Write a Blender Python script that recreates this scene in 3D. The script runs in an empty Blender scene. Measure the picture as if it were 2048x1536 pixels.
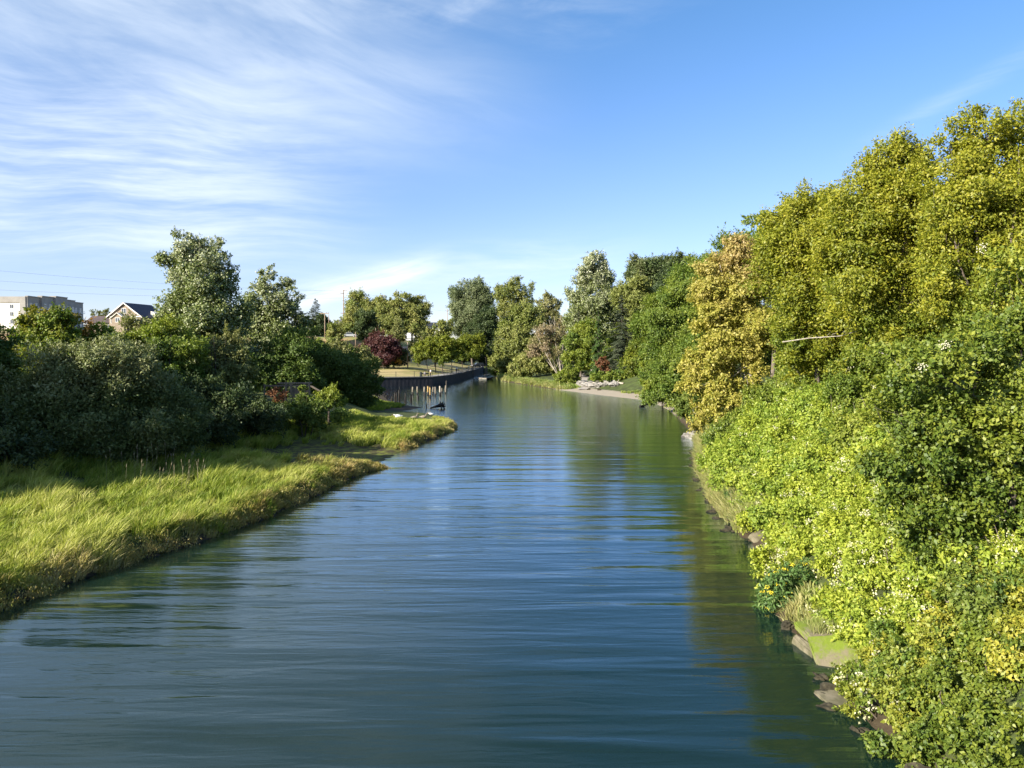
import bpy, bmesh, math, random
import numpy as np
from mathutils import Vector, Matrix
R = math.radians
sc = bpy.context.scene
COL = sc.collection

# ------------------------------------------------------------------ camera
CAMZ = 7.5; F = 1600.0; TH = math.atan(63 / 1600.0)
cam = bpy.data.cameras.new('camera'); cam_o = bpy.data.objects.new('camera', cam); COL.objects.link(cam_o)
cam.sensor_fit = 'HORIZONTAL'; cam.sensor_width = 36.0; cam.lens = 36.0 * F / 2048.0
cam.clip_start = 0.2; cam.clip_end = 8000
cam_o.location = (0, 0, CAMZ); cam_o.rotation_euler = (math.pi / 2 - TH, 0, 0)
sc.camera = cam_o

# ------------------------------------------------------------------ sun and sky
SUN_EL, SUN_BACK = 24.0, 36.0       # elevation; degrees behind the camera's left-hand side
to_sun = Vector((-math.cos(R(SUN_BACK)) * math.cos(R(SUN_EL)), -math.sin(R(SUN_BACK)) * math.cos(R(SUN_EL)), math.sin(R(SUN_EL))))
sun = bpy.data.lights.new('sun', 'SUN'); sun.energy = 5.0; sun.angle = R(0.5); sun.color = (1.0, 0.92, 0.78)
sun_o = bpy.data.objects.new('sun', sun); COL.objects.link(sun_o)
sun_o.rotation_euler = to_sun.to_track_quat('Z', 'Y').to_euler(); sun_o.location = (-40, -20, 60)
sc.view_settings.view_transform = 'Standard'; sc.view_settings.look = 'None'
sc.view_settings.exposure = 1.28; sc.view_settings.gamma = 1.0
try:
    sc.cycles.use_adaptive_sampling = True
    sc.cycles.max_bounces = 6; sc.cycles.diffuse_bounces = 3; sc.cycles.glossy_bounces = 3
    sc.cycles.transmission_bounces = 3; sc.cycles.transparent_max_bounces = 6
    sc.cycles.caustics_reflective = False; sc.cycles.caustics_refractive = False
    sc.cycles.use_denoising = True
except Exception:
    pass

world = bpy.data.worlds.new('World'); sc.world = world; world.use_nodes = True


class NT:
    """small node-graph writer"""
    def __init__(self, tree):
        self.t = tree; self.n = tree.nodes; self.l = tree.links
    def node(self, typ, **kw):
        nd = self.n.new(typ)
        for k, v in kw.items():
            if k == 'ins':
                for kk, vv in v.items():
                    self.set(nd.inputs[kk], vv)
            else:
                setattr(nd, k, v)
        return nd
    def set(self, sock, v):
        if hasattr(v, 'is_output'):
            self.l.new(v, sock)
        else:
            sock.default_value = v
    def math(self, op, a, b=0.0, c=None, clamp=False):
        nd = self.node('ShaderNodeMath', operation=op, use_clamp=clamp)
        self.set(nd.inputs[0], a); self.set(nd.inputs[1], b)
        if c is not None: self.set(nd.inputs[2], c)
        return nd.outputs[0]
    def smooth(self, v, lo, hi):
        nd = self.node('ShaderNodeMapRange', interpolation_type='SMOOTHSTEP')
        self.set(nd.inputs[0], v); nd.inputs[1].default_value = lo; nd.inputs[2].default_value = hi
        return nd.outputs[0]
    def noise(self, vec, scale, detail=4.0, rough=0.55, dist=0.0):
        nd = self.node('ShaderNodeTexNoise')
        if vec is not None: self.l.new(vec, nd.inputs['Vector'])
        nd.inputs['Scale'].default_value = scale; nd.inputs['Detail'].default_value = detail
        nd.inputs['Roughness'].default_value = rough; nd.inputs['Distortion'].default_value = dist
        return nd.outputs['Fac']
    def comb(self, x, y, z=0.0):
        nd = self.node('ShaderNodeCombineXYZ')
        for i, v in enumerate((x, y, z)): self.set(nd.inputs[i], v)
        return nd.outputs[0]
    def mix(self, f, a, b, mode='MIX'):
        nd = self.node('ShaderNodeMix', data_type='RGBA', blend_type=mode)
        self.set(nd.inputs['Factor'], f)
        self.set(nd.inputs[6], c4(a)); self.set(nd.inputs[7], c4(b))
        return nd.outputs[2]
    def ramp(self, v, stops):
        nd = self.node('ShaderNodeValToRGB')
        self.l.new(v, nd.inputs[0])
        e = nd.color_ramp.elements
        while len(e) < len(stops): e.new(0.5)
        for el, (p, c) in zip(e, stops): el.position = p; el.color = c4(c)
        return nd.outputs[0]


def c4(c):
    if hasattr(c, 'is_output'): return c
    return tuple(c) if len(c) == 4 else (*c, 1.0)


w = NT(world.node_tree)
for nd in list(w.n): w.n.remove(nd)
sky = w.node('ShaderNodeTexSky', sky_type='NISHITA')
sky.sun_disc = False; sky.sun_elevation = R(SUN_EL)
sky.sun_rotation = math.atan2(to_sun.x, to_sun.y)
sky.altitude = 0; sky.air_density = 1.0; sky.dust_density = 0.1; sky.ozone_density = 2.2
tc = w.node('ShaderNodeTexCoord').outputs['Generated']
sx = w.node('ShaderNodeSeparateXYZ'); w.l.new(tc, sx.inputs[0])
az = w.math('ARCTAN2', sx.outputs[0], sx.outputs[1])
el = w.math('ARCSINE', sx.outputs[2])
wv = w.noise(w.comb(az, el, 2.0), 3.4, 1.0)
wl = w.noise(w.comb(az, el, 7.0), 14.0, 3.0)
warp = w.math('ADD', w.math('MULTIPLY', w.math('SUBTRACT', wv, 0.5), 0.085), w.math('MULTIPLY', w.math('SUBTRACT', wl, 0.5), 0.006))
elw = w.math('ADD', el, warp)
# low horizontal streaks on the left
s1 = w.noise(w.comb(w.math('MULTIPLY', az, 4.5), w.math('MULTIPLY', elw, 42.0), 1.3), 1.0, 5.0, 0.62)
m1 = w.math('MULTIPLY', w.smooth(az, -0.10, -0.42), w.math('MULTIPLY', w.smooth(el, 0.06, 0.14), w.smooth(el, 0.36, 0.20)))
k1 = w.math('MULTIPLY', w.smooth(s1, 0.25, 0.80), m1)
# tall diffuse wisps upper left, running to upper right
u2 = w.math('ADD', w.math('MULTIPLY', az, 3.4), w.math('MULTIPLY', el, 5.0))
v2 = w.math('ADD', w.math('MULTIPLY', elw, 12.0), w.math('MULTIPLY', az, 0.9))
s2 = w.noise(w.comb(u2, v2, 4.4), 1.0, 7.0, 0.58, 0.4)
m2 = w.math('MULTIPLY', w.smooth(az, 0.12, -0.30), w.smooth(el, 0.17, 0.30))
k2 = w.math('MULTIPLY', w.smooth(s2, 0.26, 0.80), m2)
s5 = w.noise(w.comb(w.math('MULTIPLY', az, 5.0), w.math('MULTIPLY', elw, 22.0), 9.4), 1.0, 7.0, 0.6, 0.3)
m5 = w.math('MULTIPLY', w.smooth(az, 0.30, -0.05), w.smooth(el, 0.33, 0.42))
k5 = w.math('MULTIPLY', w.smooth(s5, 0.42, 0.75), m5)
# plume rising from the tree line
t3 = w.math('SUBTRACT', w.math('ADD', el, w.math('MULTIPLY', warp, 0.22)), w.math('ADD', 0.139, w.math('MULTIPLY', az, 0.30)))
g3 = w.math('POWER', 2.718, w.math('MULTIPLY', w.math('MULTIPLY', t3, t3), -5200.0))
n3 = w.noise(w.comb(w.math('MULTIPLY', az, 9.0), w.math('MULTIPLY', t3, 70.0), 3.0), 1.0, 5.0, 0.6)
m3 = w.math('MULTIPLY', w.smooth(az, -0.36, -0.24), w.smooth(az, -0.06, -0.16))
k3 = w.math('MULTIPLY', w.math('MULTIPLY', g3, m3), w.smooth(n3, 0.2, 0.65))
t4 = w.math('SUBTRACT', el, w.math('ADD', 0.109, w.math('MULTIPLY', az, 0.10)))
g4 = w.math('POWER', 2.718, w.math('MULTIPLY', w.math('MULTIPLY', t4, t4), -1500.0))
n4 = w.noise(w.comb(w.math('MULTIPLY', az, 8.0), w.math('MULTIPLY', elw, 60.0), 6.0), 1.0, 5.0, 0.6)
m4 = w.math('MULTIPLY', w.smooth(az, -0.30, -0.12), w.smooth(az, 0.22, 0.0))
k4 = w.math('MULTIPLY', w.math('MULTIPLY', g4, m4), w.smooth(n4, 0.25, 0.8))
t6 = w.math('SUBTRACT', el, w.math('ADD', 0.052, w.math('MULTIPLY', az, 0.44)))
g6 = w.math('POWER', 2.718, w.math('MULTIPLY', w.math('MULTIPLY', t6, t6), -9000.0))
k6 = w.math('MULTIPLY', g6, w.math('MULTIPLY', w.math('MULTIPLY', w.smooth(az, 0.36, 0.5), 0.55), w.smooth(n4, 0.2, 0.8)))
cl = w.math('ADD', w.math('MULTIPLY', k1, 0.66), w.math('MULTIPLY', w.math('ADD', m1, m2), 0.10))
for k, f in ((k2, 0.50), (k5, 0.32), (k3, 0.95), (k4, 0.38), (k6, 0.35)):
    cl = w.math('ADD', cl, w.math('MULTIPLY', k, f))
cl = w.math('MINIMUM', cl, 0.92)
tint = w.mix(1.0, sky.outputs[0], w.mix(w.smooth(el, 0.08, 0.44), (0.80, 0.80, 1.08), (0.58, 0.84, 1.06)), 'MULTIPLY')
skyc = w.mix(cl, tint, (5.9, 6.4, 6.8))
bg = w.node('ShaderNodeBackground', ins={'Color': skyc, 'Strength': 0.08})
wo = w.node('ShaderNodeOutputWorld'); w.l.new(bg.outputs[0], wo.inputs[0])

# ------------------------------------------------------------------ projection helpers (2048 x 1536 pixels of the photo)
ct, st = math.cos(TH), math.sin(TH)
def ray(px, py):
    a, b = (px - 1024) / F, -(py - 768) / F
    return Vector((a, ct + b * st, -st + b * ct))
def P(px, py, Y):
    d = ray(px, py); return Vector((d.x / d.y * Y, Y, CAMZ + d.z / d.y * Y))
def G(px, py, z=0.0):
    d = ray(px, py); t = (z - CAMZ) / d.z
    return Vector((d.x * t, d.y * t, z))

# ------------------------------------------------------------------ scene helpers
def tag(o, label=None, cat=None, group=None, kind=None):
    if label: o['label'] = label
    if cat: o['category'] = cat
    if group: o['group'] = group
    if kind: o['kind'] = kind
    return o
def empty(name, loc, label=None, cat=None, group=None, rz=0.0):
    o = bpy.data.objects.new(name, None); COL.objects.link(o); o.location = loc; o.rotation_euler = (0, 0, rz)
    o.empty_display_size = 0.2
    return tag(o, label, cat, group)
def link(name, me, mat=None, parent=None):
    o = bpy.data.objects.new(name, me); COL.objects.link(o)
    if mat is not None: me.materials.append(mat)
    if parent is not None: o.parent = parent
    return o
def copy_tree(o, parent=None):
    c = o.copy(); COL.objects.link(c)
    c.parent = parent
    for ch in o.children: copy_tree(ch, c)
    return c


class MB:
    """collects shapes and links them as one mesh"""
    def __init__(self): self.v = []; self.f = []; self.s = []
    def add(self, vs, fs, smooth=False):
        b = len(self.v); self.v += [tuple(x) for x in vs]
        self.f += [tuple(b + i for i in f) for f in fs]; self.s += [smooth] * len(fs)
        return self
    def box(self, x0, y0, z0, x1, y1, z1, M=None):
        vs = [Vector((x, y, z)) for z in (z0, z1) for x, y in ((x0, y0), (x1, y0), (x1, y1), (x0, y1))]
        if M is not None: vs = [M @ v for v in vs]
        return self.add(vs, [(3, 2, 1, 0), (4, 5, 6, 7), (0, 1, 5, 4), (1, 2, 6, 5), (2, 3, 7, 6), (3, 0, 4, 7)])
    def prism(self, pts, axis, a, b, M=None):
        """polygon pts (2d) extruded along axis 'x' or 'y' from a to b"""
        mk = (lambda p, t: Vector((t, p[0], p[1]))) if axis == 'x' else ((lambda p, t: Vector((p[0], t, p[1]))) if axis == 'y' else (lambda p, t: Vector((p[0], p[1], t))))
        n = len(pts); vs = [mk(p, a) for p in pts] + [mk(p, b) for p in pts]
        if M is not None: vs = [M @ v for v in vs]
        return self.add(vs, [tuple(range(n))[::-1], tuple(range(n, 2 * n))] + [(i, (i + 1) % n, n + (i + 1) % n, n + i) for i in range(n)])
    def tube(self, pts, rad, n=6, cap=True):
        pts = [Vector(p) for p in pts]
        if not hasattr(rad, '__len__'): rad = [rad] * len(pts)
        vs = []; fs = []
        for i, p in enumerate(pts):
            d = (pts[min(i + 1, len(pts) - 1)] - pts[max(i - 1, 0)])
            d = d.normalized() if d.length > 1e-9 else Vector((0, 0, 1))
            u = d.cross(Vector((0, 0, 1)) if abs(d.z) < 0.9 else Vector((1, 0, 0))).normalized(); v = d.cross(u)
            for k in range(n):
                a = 2 * math.pi * k / n
                vs.append(p + (u * math.cos(a) + v * math.sin(a)) * rad[i])
        for i in range(len(pts) - 1):
            for k in range(n):
                fs.append((i * n + k, i * n + (k + 1) % n, (i + 1) * n + (k + 1) % n, (i + 1) * n + k))
        if cap:
            fs.append(tuple(range(n))[::-1]); fs.append(tuple((len(pts) - 1) * n + k for k in range(n)))
        return self.add(vs, fs, True)
    def lathe(self, prof, n=12, M=None):
        vs = []; fs = []
        for r, z in prof:
            for k in range(n):
                a = 2 * math.pi * k / n; vs.append(Vector((r * math.cos(a), r * math.sin(a), z)))
        if M is not None: vs = [M @ v for v in vs]
        m = len(prof)
        for i in range(m - 1):
            for k in range(n):
                fs.append((i * n + k, i * n + (k + 1) % n, (i + 1) * n + (k + 1) % n, (i + 1) * n + k))
        fs.append(tuple(range(n))[::-1]); fs.append(tuple((m - 1) * n + k for k in range(n)))
        return self.add(vs, fs, True)
    def blob(self, c, r, seed=0, rough=0.25, sub=3, flat=False):
        bm = bmesh.new(); bmesh.ops.create_icosphere(bm, subdivisions=sub, radius=1.0)
        rg = random.Random(seed); ph = [(rg.uniform(1, 3.2), rg.uniform(1, 3.2), rg.uniform(1, 3.2), rg.uniform(0, 6.28)) for _ in range(7)]
        vs = []
        for v in bm.verts:
            p = v.co.copy(); k = 1.0
            for i, q in enumerate(ph):
                k += rough * 0.5 / (1 + i * 0.4) * math.sin(p.x * q[0] * (1 + i * 0.5) + p.y * q[1] * (1 + i * 0.5) + p.z * q[2] * (1 + i * 0.5) + q[3])
            p = p * k; vs.append((c[0] + p.x * r[0], c[1] + p.y * r[1], c[2] + p.z * r[2]))
        fs = [tuple(v.index for v in f.verts) for f in bm.faces]; bm.free()
        return self.add(vs, fs, not flat)
    def build(self, name, mat=None, parent=None):
        me = bpy.data.meshes.new(name); me.from_pydata(self.v, [], self.f)
        me.polygons.foreach_set('use_smooth', self.s); me.update()
        return link(name, me, mat, parent)

# ------------------------------------------------------------------ materials
MATS = {}
def mat_base(name):
    m = bpy.data.materials.new(name); m.use_nodes = True; t = NT(m.node_tree)
    for nd in list(t.n): t.n.remove(nd)
    out = t.node('ShaderNodeOutputMaterial'); MATS[name] = m
    return m, t, out
def pos(t): return t.node('ShaderNodeNewGeometry').outputs['Position']
def objco(t): return t.node('ShaderNodeTexCoord').outputs['Object']
def mat_plain(name, a, b=None, scale=4.0, rough=0.8, bump=0.0, stretch=None, metal=0.0, spec=0.3, detail=6.0):
    """two colours mottled by noise on the object itself"""
    m, t, out = mat_base(name)
    v = objco(t)
    if stretch:
        mp = t.node('ShaderNodeMapping'); t.l.new(v, mp.inputs[0]); mp.inputs['Scale'].default_value = stretch; v = mp.outputs[0]
    n = t.noise(v, scale, detail, 0.62)
    bs = t.node('ShaderNodeBsdfPrincipled')
    bs.inputs['Roughness'].default_value = rough; bs.inputs['Metallic'].default_value = metal
    bs.inputs['Specular IOR Level'].default_value = spec
    t.set(bs.inputs['Base Color'], t.mix(t.smooth(n, 0.33, 0.67), a, b if b else a))
    if bump:
        bp = t.node('ShaderNodeBump'); bp.inputs['Strength'].default_value = bump; bp.inputs['Distance'].default_value = 0.05
        t.l.new(n, bp.inputs['Height']); t.l.new(bp.outputs[0], bs.inputs['Normal'])
    t.l.new(bs.outputs[0], out.inputs[0]); return m
def mat_leaf(name, A, B=None, trans=0.35, gloss=0.03, rough=0.55):
    """leaf colours: ramp A and ramp B over the leaf's own random value, mixed by the leaf's tone"""
    m, t, out = mat_base(name)
    r = t.node('ShaderNodeAttribute', attribute_name='rnd').outputs['Fac']
    tn = t.node('ShaderNodeAttribute', attribute_name='tone').outputs['Fac']
    st_ = lambda L: [(i / max(1, len(L) - 1), c) for i, c in enumerate(L)]
    col = t.ramp(r, st_(A))
    if B: col = t.mix(tn, col, t.ramp(r, st_(B)))
    d = t.node('ShaderNodeBsdfDiffuse'); t.l.new(col, d.inputs[0])
    tr = t.node('ShaderNodeBsdfTranslucent'); t.set(tr.inputs[0], t.mix(1.0, col, (1.12, 1.25, 0.6), 'MULTIPLY'))
    mx = t.node('ShaderNodeMixShader'); mx.inputs[0].default_value = trans
    t.l.new(d.outputs[0], mx.inputs[1]); t.l.new(tr.outputs[0], mx.inputs[2])
    g = t.node('ShaderNodeBsdfGlossy'); g.inputs['Roughness'].default_value = rough
    m2_ = t.node('ShaderNodeMixShader'); m2_.inputs[0].default_value = gloss
    t.l.new(mx.outputs[0], m2_.inputs[1]); t.l.new(g.outputs[0], m2_.inputs[2])
    t.l.new(m2_.outputs[0], out.inputs[0]); return m

M_bark = mat_plain('bark', (0.10, 0.075, 0.055), (0.19, 0.16, 0.13), 6, 0.9, 0.5, (2, 2, 0.4))
M_barkpale = mat_plain('pale_bark', (0.22, 0.19, 0.15), (0.42, 0.38, 0.32), 6, 0.9, 0.4, (2, 2, 0.5))
M_barkdark = mat_plain('dark_bark', (0.045, 0.035, 0.028), (0.09, 0.075, 0.06), 6, 0.9, 0.4, (2, 2, 0.5))
M_dead = mat_plain('dead_wood', (0.28, 0.24, 0.19), (0.46, 0.41, 0.34), 5, 0.9, 0.4, (1, 1, 0.4))
M_wet_or_shade = mat_plain('wet_or_shaded_wood', (0.008, 0.007, 0.006), (0.022, 0.018, 0.014), 5, 0.6, 0.5)  # wet wood; also the painted shade of the left pier stubs
M_wood = mat_plain('weathered_plank', (0.16, 0.11, 0.08), (0.30, 0.22, 0.16), 3, 0.9, 0.4, (6, 6, 0.5))
M_wallshade = mat_plain('shade_toned_wall', (0.018, 0.020, 0.028), (0.042, 0.042, 0.048), 1.2, 0.7, 0.2, (1, 1, 0.6))  # bluish dark base colour holds the shade on the seawall face
M_cap = mat_plain('concrete_cap', (0.13, 0.125, 0.12), (0.2, 0.19, 0.18), 2, 0.9, 0.2)
M_rail = mat_plain('rail_paint', (0.03, 0.035, 0.032), None, 5, 0.6)
M_conc = mat_plain('mossy_concrete', (0.10, 0.095, 0.05), (0.22, 0.19, 0.13), 2.5, 0.95, 0.5)
M_rock = mat_plain('grey_rock', (0.15, 0.142, 0.13), (0.33, 0.31, 0.285), 2.2, 0.9, 0.6)
M_darkrock = mat_plain('dark_rock', (0.018, 0.016, 0.010), (0.070, 0.060, 0.036), 3, 0.9, 0.6)
M_cream = mat_plain('cream_render', (0.66, 0.62, 0.55), (0.74, 0.70, 0.64), 0.4, 0.9)
M_taupe = mat_plain('taupe_render', (0.27, 0.25, 0.23), (0.33, 0.31, 0.28), 0.4, 0.9)
M_white = mat_plain('white_paint', (0.76, 0.76, 0.75), (0.82, 0.82, 0.80), 1, 0.6)
M_glass = mat_plain('window_glass', (0.035, 0.045, 0.06), None, 1, 0.08, spec=0.8)
M_shing = mat_plain('brown_shingle', (0.20, 0.155, 0.115), (0.29, 0.235, 0.18), 3, 0.9, 0.2)
M_roof = mat_plain('dark_roof', (0.022, 0.028, 0.05), (0.035, 0.04, 0.065), 2, 0.6)
M_rooft = mat_plain('teal_roof', (0.03, 0.10, 0.10), (0.045, 0.13, 0.13), 2, 0.6)
M_roofb = mat_plain('brown_roof', (0.07, 0.05, 0.05), (0.11, 0.085, 0.08), 2, 0.9)
M_tyre = mat_plain('rubber', (0.015, 0.015, 0.015), None, 1, 0.85)
M_rim = mat_plain('alloy', (0.4, 0.4, 0.42), None, 1, 0.35, metal=0.8)
M_carw = mat_plain('white_car_paint', (0.72, 0.72, 0.72), None, 1, 0.25, spec=0.5)
M_carg = mat_plain('silver_car_paint', (0.38, 0.40, 0.42), None, 1, 0.25, spec=0.5)
M_card = mat_plain('dark_car_paint', (0.03, 0.032, 0.04), None, 1, 0.25, spec=0.5)
M_lamp = mat_plain('lamp_glass', (0.8, 0.8, 0.8), None, 1, 0.15)
M_tail = mat_plain('tail_lamp', (0.4, 0.02, 0.02), None, 1, 0.2)
M_skin = mat_plain('skin', (0.45, 0.28, 0.2), None, 5, 0.6)
M_shirt = mat_plain('white_shirt', (0.72, 0.72, 0.72), None, 8, 0.9)
M_dshirt = mat_plain('grey_shirt', (0.30, 0.31, 0.33), None, 8, 0.9)
M_trous = mat_plain('dark_trousers', (0.03, 0.032, 0.04), None, 8, 0.9)
M_hair = mat_plain('dark_hair', (0.025, 0.018, 0.012), None, 8, 0.7)
M_pole = mat_plain('utility_pole_wood', (0.24, 0.17, 0.12), (0.36, 0.27, 0.2), 2, 0.9, 0.2, (3, 3, 0.3))
M_wire = mat_plain('wire', (0.12, 0.12, 0.13), None, 1, 0.6)
M_goose = mat_plain('goose_feather', (0.16, 0.13, 0.10), (0.3, 0.26, 0.21), 9, 0.9)
M_gull = mat_plain('white_feather', (0.72, 0.72, 0.7), None, 8, 0.9)
M_bill = mat_plain('bill', (0.5, 0.3, 0.05), None, 8, 0.6)
M_cream_fl = mat_plain('cream_blossom', (0.42, 0.40, 0.26), (0.56, 0.53, 0.38), 6, 0.9)
M_pathg = mat_plain('path_gravel', (0.30, 0.27, 0.23), (0.42, 0.38, 0.33), 3, 0.95, 0.3)

# leaf colours
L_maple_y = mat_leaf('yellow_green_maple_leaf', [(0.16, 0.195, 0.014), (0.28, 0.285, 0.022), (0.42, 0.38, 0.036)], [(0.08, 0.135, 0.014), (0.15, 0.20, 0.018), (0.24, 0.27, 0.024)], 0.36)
L_maple_o = mat_leaf('golden_maple_leaf', [(0.22, 0.25, 0.035), (0.38, 0.35, 0.06), (0.54, 0.46, 0.12)], [(0.50, 0.36, 0.16), (0.42, 0.32, 0.12), (0.34, 0.30, 0.09)], 0.36)
L_chart = mat_leaf('chartreuse_vine_leaf', [(0.22, 0.29, 0.026), (0.36, 0.41, 0.042), (0.50, 0.51, 0.085)], [(0.14, 0.23, 0.026), (0.22, 0.30, 0.035), (0.32, 0.37, 0.05)], 0.32, 0.03)
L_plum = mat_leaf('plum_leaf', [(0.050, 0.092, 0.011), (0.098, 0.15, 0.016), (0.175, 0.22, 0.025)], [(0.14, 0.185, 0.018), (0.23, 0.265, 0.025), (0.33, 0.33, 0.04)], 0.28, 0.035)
L_green = mat_leaf('mid_green_leaf', [(0.065, 0.115, 0.015), (0.11, 0.175, 0.022), (0.17, 0.225, 0.03)], [(0.16, 0.21, 0.025), (0.23, 0.27, 0.03), (0.30, 0.31, 0.045)], 0.3)
L_alder = mat_leaf('alder_leaf', [(0.042, 0.082, 0.012), (0.075, 0.125, 0.018), (0.12, 0.165, 0.026)], [(0.11, 0.16, 0.025), (0.16, 0.205, 0.03), (0.22, 0.25, 0.05)], 0.25)
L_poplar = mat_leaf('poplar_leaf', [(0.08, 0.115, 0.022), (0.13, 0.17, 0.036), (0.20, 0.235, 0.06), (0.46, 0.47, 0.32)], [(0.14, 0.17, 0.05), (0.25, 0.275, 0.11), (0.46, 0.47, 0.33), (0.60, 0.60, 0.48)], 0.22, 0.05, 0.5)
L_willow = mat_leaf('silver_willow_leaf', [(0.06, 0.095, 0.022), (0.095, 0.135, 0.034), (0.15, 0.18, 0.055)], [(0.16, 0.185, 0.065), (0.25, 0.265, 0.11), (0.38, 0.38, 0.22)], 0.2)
L_redmaple = mat_leaf('turning_maple_leaf', [(0.09, 0.16, 0.018), (0.16, 0.22, 0.022), (0.24, 0.26, 0.03)], [(0.22, 0.14, 0.025), (0.34, 0.12, 0.03), (0.30, 0.22, 0.035)], 0.32)
L_olive = mat_leaf('olive_leaf', [(0.09, 0.115, 0.03), (0.14, 0.165, 0.04), (0.20, 0.22, 0.06)], [(0.18, 0.19, 0.06), (0.25, 0.25, 0.09), (0.32, 0.31, 0.12)], 0.25)
L_dark = mat_leaf('dark_green_leaf', [(0.022, 0.042, 0.016), (0.036, 0.062, 0.02), (0.055, 0.085, 0.028)], [(0.05, 0.08, 0.025), (0.08, 0.11, 0.03), (0.1, 0.13, 0.04)], 0.15)
L_conif = mat_leaf('spruce_needle', [(0.040, 0.062, 0.034), (0.060, 0.085, 0.045), (0.085, 0.105, 0.06)], [(0.08, 0.10, 0.06), (0.1, 0.12, 0.07), (0.13, 0.14, 0.08)], 0.1)
L_cedar = mat_leaf('cedar_frond', [(0.035, 0.075, 0.014), (0.06, 0.11, 0.02), (0.09, 0.15, 0.028)], None, 0.15)
L_purple = mat_leaf('purple_plum_leaf', [(0.045, 0.014, 0.018), (0.075, 0.022, 0.026), (0.11, 0.04, 0.036)], [(0.09, 0.035, 0.03), (0.12, 0.05, 0.04), (0.15, 0.07, 0.05)], 0.25)
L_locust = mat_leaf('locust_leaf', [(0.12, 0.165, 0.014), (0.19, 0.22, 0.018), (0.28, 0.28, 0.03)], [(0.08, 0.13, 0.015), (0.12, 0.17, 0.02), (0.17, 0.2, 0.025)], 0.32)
L_park = mat_leaf('park_tree_leaf', [(0.12, 0.155, 0.035), (0.18, 0.215, 0.045), (0.26, 0.28, 0.07)], [(0.22, 0.24, 0.06), (0.28, 0.28, 0.08), (0.34, 0.33, 0.1)], 0.25)
L_tan = mat_leaf('dry_tan_leaf', [(0.20, 0.145, 0.085), (0.27, 0.20, 0.12), (0.34, 0.27, 0.16)], [(0.20, 0.19, 0.07), (0.26, 0.23, 0.1), (0.3, 0.26, 0.12)], 0.2)
L_red = mat_leaf('rust_red_leaf', [(0.15, 0.065, 0.03), (0.21, 0.09, 0.04), (0.26, 0.13, 0.06)], None, 0.25)
L_tansy = mat_leaf('fern_cut_leaf', [(0.06, 0.125, 0.03), (0.09, 0.165, 0.04), (0.15, 0.22, 0.06)], None, 0.2, 0.03)
L_bramb = mat_leaf('bramble_leaf', [(0.08, 0.145, 0.02), (0.14, 0.205, 0.026), (0.21, 0.265, 0.034)], [(0.25, 0.28, 0.03), (0.36, 0.34, 0.035), (0.46, 0.39, 0.05)], 0.3, 0.04)
L_flower = mat_leaf('cream_petal', [(0.44, 0.43, 0.24), (0.56, 0.54, 0.34), (0.66, 0.63, 0.46)], None, 0.25, 0.0)
L_yflower = mat_leaf('yellow_floret', [(0.62, 0.50, 0.03), (0.72, 0.60, 0.05), (0.80, 0.68, 0.10)], None, 0.2, 0.0)
L_grass = mat_leaf('marsh_grass_blade', [(0.15, 0.22, 0.022), (0.29, 0.34, 0.045), (0.46, 0.46, 0.12)], [(0.32, 0.22, 0.07), (0.42, 0.31, 0.12), (0.50, 0.42, 0.21)], 0.30, 0.02)
L_bgrass = mat_leaf('bank_grass_blade', [(0.14, 0.21, 0.035), (0.23, 0.29, 0.06), (0.34, 0.36, 0.11)], [(0.34, 0.31, 0.12), (0.42, 0.38, 0.16), (0.48, 0.44, 0.22)], 0.3, 0.03)

# ------------------------------------------------------------------ terrain
sm = lambda x, a, b: (lambda t: t * t * (3 - 2 * t))(np.clip((np.asarray(x, float) - a) / (b - a), 0, 1))
YL = [-30, 10, 23, 27, 31, 36, 41, 48, 51, 53.5, 60, 66, 72, 77, 82, 88, 93, 97, 102, 109, 114, 120, 141, 160, 168, 173, 175.5, 182, 191, 212, 242, 281, 310, 4000]
XL = [-16, -15.4, -14.9, -14.2, -12.6, -11.3, -10.6, -9.7, -8.9, -9.0, -8.5, -7.6, -6.6, -5.7, -6.0, -7.8, -9.6, -13.8, -14.2, -12.3, -15.5, -18, -23, -27, -31, -33.5, -29.5, -18, -16, -13.9, -12.7, -11.3, -10.8, -10.8]
YR = [-30, 10, 14.4, 17.3, 19.2, 23, 29.6, 33, 39, 46, 53, 60, 65, 75, 90, 104, 118, 126, 141, 160, 180, 210, 240, 300, 320, 4000]
XR = [7.2, 7.2, 7.4, 7.2, 7.1, 7.9, 9.6, 9.5, 9.9, 11.1, 12.4, 14.0, 15, 17, 19, 20.4, 21.2, 20.8, 15.5, 9.6, 4.5, -2.5, -5.2, -3.8, -4.5, -4.5]
def xl(y): return np.interp(y, YL, XL)
def xr(y): return np.interp(y, YR, XR)
def marsh_w(y): return np.interp(y, [0, 23, 40, 53, 61, 83, 92, 110, 141, 165], [14, 14, 13, 11.5, 10.6, 8, 6.5, 5, 2.5, 0.5])
def wob(x, y, k=1.0, s=0.0): return (np.sin(x * 1.3 * k + s) * np.cos(y * 1.1 * k + 1.7 * s) + 0.6 * np.sin(x * 2.9 * k + 2.1 * y * k + s) + 0.4 * np.cos(5.3 * x * k - 4.1 * y * k + 2 * s)) / 2.0
def mud_flat(x, y):
    d = xl(y) - x
    return np.exp(-((y - 56.5 - 0.15 * d) / 5.6) ** 4) * sm(d, 11, 8)
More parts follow.
